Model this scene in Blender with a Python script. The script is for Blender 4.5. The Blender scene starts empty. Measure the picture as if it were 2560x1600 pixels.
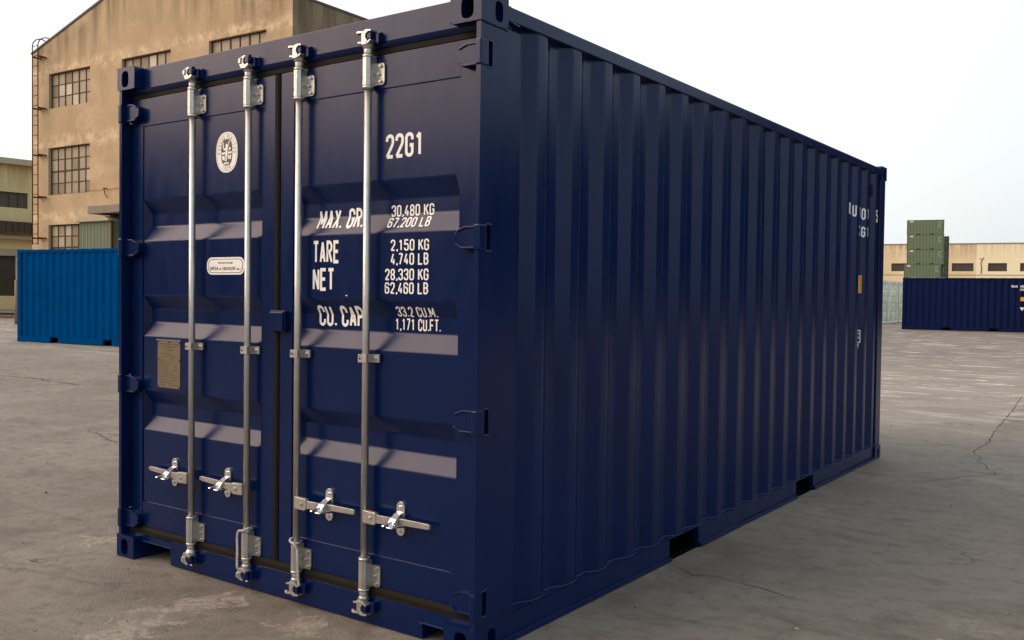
import bpy, bmesh, math, random
from math import sin, cos, pi, radians
from mathutils import Vector, Matrix

random.seed(7)
SC = bpy.context.scene
COL = SC.collection

# ------------------------------------------------------------------ camera
def make_camera():
    yaw, pitch, roll = -0.62, -0.0274, 0.0128
    f = Vector((sin(yaw) * cos(pitch), cos(yaw) * cos(pitch), sin(pitch)))
    r = f.cross(Vector((0, 0, 1))).normalized()
    u = r.cross(f)
    c, s = cos(roll), sin(roll)
    r2, u2 = r * c + u * s, u * c - r * s
    cam = bpy.data.cameras.new("camera")
    cam.sensor_fit = 'HORIZONTAL'
    cam.sensor_width = 36.0
    cam.lens = 36.0 * 2367.1 / 2560.0
    cam.clip_start = 0.05
    cam.clip_end = 3000
    o = bpy.data.objects.new("camera", cam)
    COL.objects.link(o)
    m = Matrix((r2, u2, -f)).transposed().to_4x4()
    m.translation = Vector((4.645, -2.883, 1.4266))
    o.matrix_world = m
    SC.camera = o
make_camera()

# ------------------------------------------------------------------ light
SUN_EL, SUN_AZ = radians(34), radians(227)     # azimuth clockwise from +Y: behind the camera, to its left
def make_light():
    w = bpy.data.worlds.new("World")
    SC.world = w
    w.use_nodes = True
    nt = w.node_tree
    nt.nodes.clear()
    N = nt.nodes.new
    out = N('ShaderNodeOutputWorld')
    sky = N('ShaderNodeTexSky')
    sky.sky_type = 'NISHITA'
    sky.sun_disc = False
    sky.sun_elevation = SUN_EL
    sky.sun_rotation = SUN_AZ
    sky.air_density = 1.6
    sky.dust_density = 6.0
    sky.ozone_density = 1.0
    b1 = N('ShaderNodeBackground')
    b1.inputs['Strength'].default_value = 0.05
    nt.links.new(sky.outputs[0], b1.inputs['Color'])
    # high thin overcast: brighter overhead and towards the hidden sun, cool pale grey low in the north-east
    tc = N('ShaderNodeTexCoord')
    sep = N('ShaderNodeSeparateXYZ')
    nt.links.new(tc.outputs['Generated'], sep.inputs[0])
    dot = N('ShaderNodeVectorMath'); dot.operation = 'DOT_PRODUCT'
    nt.links.new(tc.outputs['Generated'], dot.inputs[0])
    dot.inputs[1].default_value = (-0.80, 0.10, 0.58)
    rp = N('ShaderNodeValToRGB')
    mp = N('ShaderNodeMapRange')
    mp.inputs[1].default_value = -0.6; mp.inputs[2].default_value = 1.0
    nt.links.new(dot.outputs['Value'], mp.inputs[0])
    nt.links.new(mp.outputs[0], rp.inputs[0])
    cr = rp.color_ramp
    cr.elements[0].position = 0.0; cr.elements[0].color = (0.64, 0.70, 0.74, 1)
    cr.elements[1].position = 1.0; cr.elements[1].color = (1.0, 0.99, 0.97, 1)
    e = cr.elements.new(0.42); e.color = (0.64, 0.725, 0.76, 1)
    e = cr.elements.new(0.62); e.color = (0.95, 0.97, 0.98, 1)
    b2 = N('ShaderNodeBackground')
    b2.inputs['Strength'].default_value = 0.97
    nt.links.new(rp.outputs[0], b2.inputs['Color'])
    add = N('ShaderNodeAddShader')
    nt.links.new(b1.outputs[0], add.inputs[0]); nt.links.new(b2.outputs[0], add.inputs[1])
    nt.links.new(add.outputs[0], out.inputs['Surface'])
    sun = bpy.data.lights.new("sun", 'SUN')
    sun.energy = 1.9
    sun.angle = radians(53)      # the sun is only a wide warm glow in thick haze
    sun.color = (1.0, 0.66, 0.48)
    so = bpy.data.objects.new("sun", sun)
    COL.objects.link(so)
    d = Vector((sin(SUN_AZ) * cos(SUN_EL), cos(SUN_AZ) * cos(SUN_EL), sin(SUN_EL)))
    so.rotation_euler = d.to_track_quat('Z', 'Y').to_euler()
    so.location = d * 40
make_light()
SC.view_settings.view_transform = 'Standard'
SC.view_settings.look = 'None'
SC.view_settings.exposure = 0.0
SC.view_settings.gamma = 1.0
SC.view_settings.use_curve_mapping = False

# ------------------------------------------------------------------ materials
def lin(r, g, b):
    f = lambda c: (c / 255 / 12.92) if c <= 10.31 else ((c / 255 + 0.055) / 1.055) ** 2.4
    return (f(r), f(g), f(b), 1)

class Mat:
    """tiny node helper"""
    def __init__(s, name):
        s.m = bpy.data.materials.new(name); s.m.use_nodes = True
        s.nt = s.m.node_tree
        s.b = s.nt.nodes['Principled BSDF']
        s.tc = None
    def n(s, t, **kw):
        nd = s.nt.nodes.new(t)
        for k, v in kw.items(): setattr(nd, k, v)
        return nd
    def l(s, a, b): s.nt.links.new(a, b)
    def co(s, world=False):
        if world:
            return s.n('ShaderNodeNewGeometry').outputs['Position']
        if s.tc is None: s.tc = s.n('ShaderNodeTexCoord')
        return s.tc.outputs['Object']
    def noise(s, scale, detail=4, rough=0.55, stretch=(1, 1, 1), off=(0, 0, 0), world=False, dist=0.0):
        mp = s.n('ShaderNodeMapping')
        s.l(s.co(world), mp.inputs[0])
        mp.inputs['Scale'].default_value = stretch
        mp.inputs['Location'].default_value = off
        t = s.n('ShaderNodeTexNoise')
        t.inputs['Scale'].default_value = scale
        t.inputs['Detail'].default_value = detail
        t.inputs['Roughness'].default_value = rough
        t.inputs['Distortion'].default_value = dist
        s.l(mp.outputs[0], t.inputs['Vector'])
        return t.outputs['Fac']
    def ramp(s, fac, stops):
        r = s.n('ShaderNodeValToRGB')
        el = r.color_ramp.elements
        while len(el) > 1: el.remove(el[-1])
        for i, (p, c) in enumerate(stops):
            c = (c, c, c, 1) if isinstance(c, (int, float)) else c
            if i == 0: el[0].position = p; el[0].color = c
            else:
                e = el.new(p); e.color = c
        s.l(fac, r.inputs[0])
        return r.outputs[0]
    def mix(s, fac, a, b, mode='MIX'):
        m = s.n('ShaderNodeMix', data_type='RGBA', blend_type=mode)
        for sock, v in ((m.inputs[0], fac), (m.inputs[6], a), (m.inputs[7], b)):
            if hasattr(v, 'is_linked'): s.l(v, sock)
            else: sock.default_value = v
        return m.outputs[2]
    def math(s, op, a, b=0.0):
        m = s.n('ShaderNodeMath', operation=op)
        for sock, v in ((m.inputs[0], a), (m.inputs[1], b)):
            if hasattr(v, 'is_linked'): s.l(v, sock)
            else: sock.default_value = v
        return m.outputs[0]
    def set(s, base=None, rough=None, metal=None, spec=None, bump=None, bumpd=0.002, coat=None):
        for k, v in (('Base Color', base), ('Roughness', rough), ('Metallic', metal), ('Specular IOR Level', spec), ('Coat Weight', coat)):
            if v is None: continue
            if hasattr(v, 'is_linked'): s.l(v, s.b.inputs[k])
            else: s.b.inputs[k].default_value = v
        if bump is not None:
            bp = s.n('ShaderNodeBump')
            bp.inputs['Strength'].default_value = 1.0
            bp.inputs['Distance'].default_value = bumpd
            s.l(bump, bp.inputs['Height'])
            s.l(bp.outputs[0], s.b.inputs['Normal'])
        return s.m

def paint(name, rgb, rgb2=None, rough=0.3, spec=0.5, wav=0.0005):
    m = Mat(name)
    rgb2 = rgb2 or tuple(c * 1.35 for c in rgb[:3]) + (1,)
    n1 = m.noise(1.3, 5, 0.6)
    base = m.mix(m.ramp(n1, [(0.35, 0.0), (0.7, 1.0)]), rgb, rgb2)
    n2 = m.noise(9, 4, 0.7, stretch=(1, 1, 0.35))
    rg = m.ramp(n2, [(0.3, rough * 0.85), (0.75, rough * 1.2)])
    h = m.math('ADD', m.math('MULTIPLY', m.noise(2.2, 3, 0.5), 1.0), m.math('MULTIPLY', m.noise(260, 2, 0.5), 0.05))
    return m.set(base, rg, 0.0, spec, bump=h, bumpd=wav)

NAVY = paint("navy_paint", (0.0000, 0.0088, 0.055, 1), (0.0001, 0.0112, 0.065, 1), rough=0.24, spec=0.26)
WELD = paint("lighter_weld_navy", (0.003, 0.018, 0.078, 1), (0.007, 0.026, 0.095, 1), rough=0.4, spec=0.3)  # lighter, rougher navy for weld beads and pocket lips
NAVY_DARK = paint("navy_paint_distant", (0.002, 0.007, 0.046, 1), rough=0.55, spec=0.10)
BLUE = paint("bright_blue_paint", (0.000, 0.053, 0.185, 1), (0.000, 0.066, 0.222, 1), rough=0.7, spec=0.0)
GREEN = paint("green_paint", (0.115, 0.155, 0.095, 1), (0.130, 0.170, 0.105, 1), rough=0.7, spec=0.2)
GREENEND = paint("weathered_green_paint", (0.105, 0.105, 0.075, 1), rough=0.65, spec=0.2)
WHITEC = paint("pale_green_white_paint", (0.80, 0.80, 0.69, 1), rough=0.5, spec=0.3)
YELLOW = paint("yellow_paint", (0.50, 0.34, 0.03, 1), rough=0.5, spec=0.3)
ORANGE = Mat("orange_yellow_sticker").set((0.80, 0.36, 0.012, 1), 0.4)
PINK = Mat("pale_red_sticker").set((0.72, 0.42, 0.36, 1), 0.5)

def flat(name, c, rough=0.5, var=0.15, scale=8, **kw):
    m = Mat(name)
    c2 = tuple(max(0, x * (1 - var)) for x in c[:3]) + (1,)
    return m.set(m.mix(m.noise(scale, 5, 0.65), c2, c), rough, **kw)
WHITE = flat("white_lettering", (0.86, 0.84, 0.80, 1), 0.45, 0.06, 20)
GREYINK = flat("grey_ink", (0.33, 0.32, 0.28, 1), 0.5)
DARKINK = flat("dark_ink", (0.05, 0.045, 0.03, 1), 0.5)
RUBBER = flat("black_rubber", (0.013, 0.010, 0.007, 1), 0.75, 0.5, 14, spec=0.15)
HOLE_SHADE = flat("hole_shade", (0.004, 0.004, 0.005, 1), 1.0, spec=0.02)  # near-black colour stands in for the shade inside holes and pockets
FAINT = flat("faded_white_lettering", (0.36, 0.36, 0.33, 1), 0.6)

def galv():
    m = Mat("galvanised_steel")
    n = m.noise(45, 4, 0.6, stretch=(1, 1, 0.4))
    base = m.mix(n, (0.40, 0.385, 0.35, 1), (0.66, 0.64, 0.60, 1))
    return m.set(base, m.ramp(m.noise(70, 3), [(0.3, 0.30), (0.7, 0.46)]), 0.85, 0.5, bump=m.noise(120, 2), bumpd=0.0006)
GALV = galv()
ZINC = Mat("bright_zinc").set((0.78, 0.78, 0.78, 1), 0.22, 0.95)
BRASS = None
def plate_mat():
    m = Mat("tarnished_plate")
    b = m.mix(m.noise(14, 5, 0.7), (0.15, 0.115, 0.07, 1), (0.27, 0.215, 0.145, 1))
    return m.set(b, 0.45, 0.5)
BRASS = plate_mat()
def rope_mat():
    m = Mat("white_rope_fibre")
    w = m.n('ShaderNodeTexWave'); w.inputs['Scale'].default_value = 60; w.inputs['Distortion'].default_value = 1.5
    m.l(m.co(), w.inputs['Vector'])
    return m.set(m.mix(w.outputs['Fac'], (0.50, 0.47, 0.42, 1), (0.78, 0.75, 0.70, 1)), 0.9, bump=w.outputs['Fac'], bumpd=0.003)
ROPE = rope_mat()

def ground_mat():
    m = Mat("worn_concrete")
    W = True
    big = m.noise(0.10, 6, 0.6, world=W, dist=0.8)
    mid = m.noise(0.55, 8, 0.62, world=W, off=(3, 1, 0), dist=0.6)
    streak = m.noise(0.8, 7, 0.65, stretch=(0.35, 1.2, 1), world=W, off=(7, 2, 0), dist=1.0)
    fine = m.noise(9, 8, 0.7, world=W)
    grit = m.noise(70, 4, 0.75, world=W)
    c = m.mix(m.ramp(big, [(0.3, 0.0), (0.7, 1.0)]), (0.183, 0.157, 0.129, 1), (0.256, 0.221, 0.185, 1))
    c = m.mix(m.ramp(mid, [(0.30, 0.85), (0.54, 0.0)]), c, (0.113, 0.092, 0.073, 1))
    blot = m.noise(2.1, 8, 0.70, stretch=(0.7, 1.2, 1), world=W, off=(8, 3, 0), dist=1.2)
    c = m.mix(m.ramp(blot, [(0.34, 0.65), (0.48, 0.0), (0.60, 0.0), (0.70, 0.0)]), c, (0.105, 0.087, 0.069, 1))
    c = m.mix(m.ramp(blot, [(0.56, 0.0), (0.70, 0.40)]), c, (0.30, 0.272, 0.232, 1))
    c = m.mix(m.ramp(streak, [(0.58, 0.0), (0.74, 0.55)]), c, (0.30, 0.272, 0.235, 1))
    c = m.mix(m.ramp(fine, [(0.28, 0.8), (0.50, 0.0)]), c, (0.095, 0.081, 0.064, 1))
    c = m.mix(m.ramp(grit, [(0.28, 0.55), (0.42, 0.0)]), c, (0.08, 0.068, 0.055, 1))
    c = m.mix(m.ramp(grit, [(0.62, 0.0), (0.75, 0.35)]), c, (0.42, 0.38, 0.33, 1))
    # pale scuffed plaster patches
    pm = m.math('MULTIPLY', m.ramp(m.noise(1.1, 5, 0.7, world=W, off=(11, 4, 0)), [(0.62, 0.0), (0.68, 1.0)]),
                m.ramp(m.noise(14, 6, 0.8, world=W), [(0.42, 0.0), (0.58, 0.9)]))
    c = m.mix(m.math('MULTIPLY', pm, 0.25), c, (0.42, 0.385, 0.335, 1))
    # paler slab left of the joint at the right, and two worn plaster patches by the sill
    sp = m.n('ShaderNodeSeparateXYZ'); m.l(m.co(True), sp.inputs[0])
    wob = m.math('MULTIPLY', m.math('SUBTRACT', m.noise(2.5, 5, world=W, off=(1, 1, 0)), 0.5), 0.35)
    dl = m.math('ADD', m.math('ADD', sp.outputs['X'], m.math('MULTIPLY', sp.outputs['Y'], 0.05)), wob)
    left = m.ramp(m.math('SUBTRACT', dl, 2.43), [(0.97, 1.0), (1.0, 0.0)])
    up = m.n('ShaderNodeMapRange', interpolation_type='SMOOTHSTEP'); up.inputs[1].default_value = 6.6; up.inputs[2].default_value = 9.5
    m.l(sp.outputs['Y'], up.inputs[0])
    dn = m.n('ShaderNodeMapRange', interpolation_type='SMOOTHSTEP'); dn.inputs[1].default_value = 26; dn.inputs[2].default_value = 13
    dn.inputs[3].default_value = 0.0; dn.inputs[4].default_value = 1.0
    m.l(sp.outputs['Y'], dn.inputs[0])
    slab = m.math('MULTIPLY', m.math('MULTIPLY', left, up.outputs[0]), dn.outputs[0])
    slab = m.math('MULTIPLY', slab, m.ramp(m.noise(0.9, 6, 0.65, stretch=(0.5, 1.3, 1), world=W, off=(4, 8, 0)), [(0.3, 0.15), (0.65, 0.75)]))
    c = m.mix(slab, c, (0.310, 0.280, 0.240, 1))
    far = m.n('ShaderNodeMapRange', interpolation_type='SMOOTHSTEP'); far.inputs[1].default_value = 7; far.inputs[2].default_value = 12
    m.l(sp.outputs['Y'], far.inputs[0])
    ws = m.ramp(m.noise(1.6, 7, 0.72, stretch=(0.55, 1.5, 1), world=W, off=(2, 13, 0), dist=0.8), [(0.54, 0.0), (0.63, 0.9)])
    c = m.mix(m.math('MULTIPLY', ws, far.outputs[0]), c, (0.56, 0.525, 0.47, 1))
    for px_, py_, rad in ((1.02, -0.26, 0.30), (1.05, -0.62, 0.30), (-0.30, 0.10, 0.22), (1.60, -0.12, 0.24)):
        dv = m.n('ShaderNodeVectorMath', operation='DISTANCE'); m.l(m.co(True), dv.inputs[0]); dv.inputs[1].default_value = (px_, py_, 0)
        sh = m.math('ADD', m.math('DIVIDE', dv.outputs['Value'], rad), m.math('MULTIPLY', m.math('SUBTRACT', m.noise(5.5, 7, 0.68, world=W, off=(px_ * 3, py_ * 5, 0), dist=1.0), 0.5), 3.6))
        k = m.ramp(sh, [(0.30, 0.8), (0.52, 0.0)])
        k = m.math('MULTIPLY', k, m.ramp(m.noise(26, 5, 0.7, world=W), [(0.40, 0.15), (0.56, 1.0)]))
        c = m.mix(k, c, (0.36, 0.32, 0.27, 1))
    # hairline cracks
    nz = m.n('ShaderNodeTexNoise'); nz.inputs['Scale'].default_value = 1.2; nz.inputs['Detail'].default_value = 5
    m.l(m.co(True), nz.inputs['Vector'])
    addv = m.n('ShaderNodeVectorMath', operation='MULTIPLY_ADD')
    m.l(nz.outputs['Color'], addv.inputs[0]); addv.inputs[1].default_value = (2.6, 2.6, 0); m.l(m.co(True), addv.inputs[2])
    vo = m.n('ShaderNodeTexVoronoi', feature='DISTANCE_TO_EDGE'); vo.inputs['Scale'].default_value = 0.17
    m.l(addv.outputs[0], vo.inputs['Vector'])
    crk = m.ramp(vo.outputs['Distance'], [(0.0, 1.0), (0.0016, 0.75), (0.0045, 0.0)])
    crk = m.math('MULTIPLY', crk, m.ramp(m.noise(0.7, 4, world=W, off=(5, 9, 0)), [(0.46, 0.0), (0.62, 0.6)]))
    c = m.mix(crk, c, (0.085, 0.072, 0.058, 1))
    h = m.math('ADD', m.math('MULTIPLY', fine, 0.6), m.math('MULTIPLY', grit, 0.4))
    h = m.math('SUBTRACT', h, m.math('MULTIPLY', crk, 0.8))
    return m.set(c, m.ramp(mid, [(0.3, 0.62), (0.7, 0.85)]), 0, 0.35, bump=h, bumpd=0.016)
GROUND = ground_mat()

def plaster(name, c1, c2, stain, low=None, top=13.0, scale=0.5, rough=0.9, gable=None):
    m = Mat(name)
    n = m.noise(scale, 7, 0.62)
    c = m.mix(m.ramp(n, [(0.3, 0.0), (0.68, 1.0)]), c1, c2)
    # vertical run-off stains that start at the roof line and fade out downwards
    st = m.noise(1.0, 6, 0.7, stretch=(1.7, 1.7, 0.10), off=(2, 0, 0))
    sp = m.n('ShaderNodeSeparateXYZ'); m.l(m.co(), sp.inputs[0])
    hgt = m.n('ShaderNodeMapRange'); hgt.inputs[1].default_value = top - (2.6 if gable else 3.2); hgt.inputs[2].default_value = top + (0.2 if gable else 0.5)
    zz = sp.outputs['Z']
    if gable:                                       # (ridge x, slope): height above the eave measured along the roof slope
        zz = m.math('SUBTRACT', zz, m.math('MULTIPLY', m.math('SUBTRACT', gable[2], m.math('ABSOLUTE', m.math('SUBTRACT', sp.outputs['X'], gable[0]))), gable[1]))
    m.l(zz, hgt.inputs[0])
    k = m.math('MULTIPLY', m.ramp(st, [(0.42, 0.0), (0.60, 1.0)]), hgt.outputs[0])
    c = m.mix(m.math('MULTIPLY', k, 0.85), c, stain)
    pt = m.noise(0.28, 6, 0.6, off=(9, 3, 1), stretch=(1, 1, 1.6))
    c = m.mix(m.ramp(pt, [(0.56, 0.0), (0.66, 0.55)]), c, low or tuple(x * 1.25 for x in c2[:3]) + (1,))
    if gable:
        for zb in (12.0, 8.5, 4.9):
            bd = m.math('ABSOLUTE', m.math('SUBTRACT', m.math('ADD', sp.outputs['Z'], m.math('MULTIPLY', m.noise(1.3, 4, off=(zb, 0, 0)), 0.8)), zb + 0.35))
            k = m.math('MULTIPLY', m.ramp(bd, [(0.05, 1.0), (0.42, 0.0)]), m.ramp(m.noise(2.2, 6, 0.7, off=(0, zb, 2)), [(0.42, 0.0), (0.60, 0.75)]))
            c = m.mix(k, c, (0.78, 0.60, 0.40, 1))
        dk_ = m.ramp(m.noise(0.45, 7, 0.68, off=(5, 2, 7), stretch=(1, 1, 0.5)), [(0.52, 0.0), (0.66, 0.5)])
        c = m.mix(dk_, c, (0.32, 0.235, 0.150, 1))
    fn = m.noise(6, 6, 0.75)
    c = m.mix(m.ramp(fn, [(0.25, 0.45), (0.5, 0.0)]), c, tuple(x * 0.72 for x in c1[:3]) + (1,))
    return m.set(c, rough, 0, 0.2, bump=fn, bumpd=0.02)
TAN = plaster("tan_render", (0.44, 0.315, 0.190, 1), (0.52, 0.385, 0.240, 1), (0.10, 0.075, 0.050, 1), (0.62, 0.475, 0.305, 1), top=12.93, gable=(7.645, 0.293, 9.145))
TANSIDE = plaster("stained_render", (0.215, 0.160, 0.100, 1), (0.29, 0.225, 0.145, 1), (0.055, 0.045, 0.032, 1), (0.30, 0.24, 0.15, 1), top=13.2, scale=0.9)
GREENWALL = plaster("greenish_render", (0.58, 0.52, 0.28, 1), (0.68, 0.61, 0.36, 1), (0.27, 0.21, 0.12, 1), (0.70, 0.60, 0.40, 1), top=10)
CREAM = plaster("cream_render", (0.64, 0.50, 0.31, 1), (0.76, 0.63, 0.42, 1), (0.30, 0.23, 0.16, 1), (0.80, 0.69, 0.48, 1), top=12.2, scale=0.2)
PALECREAM = plaster("pale_cream_render", (0.80, 0.70, 0.47, 1), (0.86, 0.77, 0.54, 1), (0.55, 0.45, 0.30, 1), (0.88, 0.80, 0.60, 1), top=12.2, scale=0.2)
CONC = flat("grey_concrete", (0.27, 0.225, 0.175, 1), 0.9, 0.3, 2)
PALECONC = flat("pale_concrete", (0.46, 0.42, 0.31, 1), 0.9, 0.25, 1.2)
BROWN = flat("brown_shutter", (0.060, 0.044, 0.036, 1), 0.8, 0.3, 2)
LOUVRE = flat("dark_louvre", (0.085, 0.075, 0.062, 1), 0.7, 0.35, 3)
DKGREEN = flat("dark_green_panel", (0.040, 0.046, 0.024, 1), 0.8, 0.3, 2)
RUST = flat("rusty_steel", (0.120, 0.052, 0.030, 1), 0.85, 0.45, 6, spec=0.15)
SASH = flat("rusty_sash", (0.060, 0.036, 0.024, 1), 0.8, 0.4, 5)
MINT = flat("mint_sheet", (0.20, 0.235, 0.155, 1), 0.8, 0.3, 1.6)
SHEET = flat("pale_sheet_roof", (0.50, 0.40, 0.27, 1), 0.8, 0.35, 3)
ROOFM = flat("roof_sheet", (0.12, 0.10, 0.085, 1), 0.8, 0.3, 1)
WOOD = flat("weathered_timber", (0.22, 0.16, 0.10, 1), 0.9, 0.5, 5)
DARKWOOD = flat("dark_timber", (0.05, 0.037, 0.028, 1), 0.9, 0.4, 5)
PANE = flat("dusty_pane", (0.37, 0.29, 0.19, 1), 0.5, 0.30, 1.1, spec=0.4)
PANE2 = flat("clean_pane", (0.48, 0.40, 0.27, 1), 0.35, 0.3, 0.9, spec=0.5)
PANE3 = flat("grimy_pane", (0.29, 0.225, 0.145, 1), 0.6, 0.35, 1.4, spec=0.3)

# ------------------------------------------------------------------ mesh helper
class MB:
    def __init__(s):
        s.bm = bmesh.new(); s.mi = 0
    def face(s, pts):
        try:
            f = s.bm.faces.new([s.bm.verts.new(p) for p in pts]); f.material_index = s.mi
            return f
        except ValueError: return None
    def box(s, x0, x1, y0, y1, z0, z1):
        v = [s.bm.verts.new((x, y, z)) for z in (z0, z1) for y in (y0, y1) for x in (x0, x1)]
        for q in ((0, 2, 3, 1), (4, 5, 7, 6), (0, 1, 5, 4), (2, 6, 7, 3), (0, 4, 6, 2), (1, 3, 7, 5)):
            f = s.bm.faces.new([v[i] for i in q]); f.material_index = s.mi
        return s
    def prism(s, prof, axis, a, b):
        """prof: list of 2D points; axis 'x' -> (y,z), 'y' -> (x,z), 'z' -> (x,y)"""
        def P(p, t):
            return {'x': (t, p[0], p[1]), 'y': (p[0], t, p[1]), 'z': (p[0], p[1], t)}[axis]
        A = [s.bm.verts.new(P(p, a)) for p in prof]; B = [s.bm.verts.new(P(p, b)) for p in prof]
        n = len(prof)
        for i in range(n):
            j = (i + 1) % n
            f = s.bm.faces.new((A[i], A[j], B[j], B[i])); f.material_index = s.mi
        for L in (A[::-1], B):
            f = s.bm.faces.new(L); f.material_index = s.mi
        return s
    def cyl(s, p0, p1, r0, r1=None, n=16, cap=True):
        r1 = r0 if r1 is None else r1
        p0, p1 = Vector(p0), Vector(p1)
        d = (p1 - p0).normalized()
        a = d.orthogonal().normalized(); b = d.cross(a)
        A = [s.bm.verts.new(p0 + (a * cos(2 * pi * i / n) + b * sin(2 * pi * i / n)) * r0) for i in range(n)]
        B = [s.bm.verts.new(p1 + (a * cos(2 * pi * i / n) + b * sin(2 * pi * i / n)) * r1) for i in range(n)]
        for i in range(n):
            j = (i + 1) % n
            f = s.bm.faces.new((A[i], A[j], B[j], B[i])); f.material_index = s.mi; f.smooth = True
        if cap:
            for L in (A[::-1], B):
                f = s.bm.faces.new(L); f.material_index = s.mi
        return s
    def tube(s, pts, r, n=8, closed=False):
        pts = [Vector(p) for p in pts]
        rings = []
        up = Vector((0.31, 0.52, 0.79)).normalized()
        for i, p in enumerate(pts):
            d = (pts[min(i + 1, len(pts) - 1)] - pts[max(i - 1, 0)]).normalized()
            a = d.cross(up).normalized(); b = d.cross(a)
            rr = r(i) if callable(r) else r
            rings.append([s.bm.verts.new(p + (a * cos(2 * pi * k / n) + b * sin(2 * pi * k / n)) * rr) for k in range(n)])
        for A, B in zip(rings, rings[1:]):
            for k in range(n):
                j = (k + 1) % n
                f = s.bm.faces.new((A[k], A[j], B[j], B[k])); f.smooth = True; f.material_index = s.mi
        for L in (rings[0][::-1], rings[-1]):
            f = s.bm.faces.new(L); f.material_index = s.mi
        return s
    def build(s, name, mat, parent=None, bevel=0.0, seg=2, loc=None, rot=None):
        if bevel:
            bmesh.ops.remove_doubles(s.bm, verts=s.bm.verts, dist=1e-6)
            es = [e for e in s.bm.edges if len(e.link_faces) == 2 and e.calc_face_angle(0) > 0.6]
            bmesh.ops.bevel(s.bm, geom=es, offset=bevel, segments=seg, profile=0.6, affect='EDGES', clamp_overlap=True)
        bmesh.ops.recalc_face_normals(s.bm, faces=s.bm.faces)
        me = bpy.data.meshes.new(name)
        s.bm.to_mesh(me); s.bm.free()
        for m in (mat if isinstance(mat, (list, tuple)) else [mat]): me.materials.append(m)
        o = bpy.data.objects.new(name, me)
        COL.objects.link(o)
        if parent: o.parent = parent
        if loc: o.location = loc
        if rot: o.rotation_euler = rot
        return o

def tag(o, label, cat, group=None):
    o['label'] = label; o['category'] = cat
    if group: o['group'] = group
    return o
def empty(name, loc, rz, label, cat, group=None):
    o = bpy.data.objects.new(name, None)
    o.empty_display_size = 0.3
    o.location = loc; o.rotation_euler = (0, 0, rz)
    COL.objects.link(o)
    return tag(o, label, cat, group)
def kids(o): return list(o.children)
def copy_tree(o, parent=None):
    c = o.copy(); COL.objects.link(c)
    c.parent = parent
    for ch in kids(o): copy_tree(ch, c)
    return c

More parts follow.
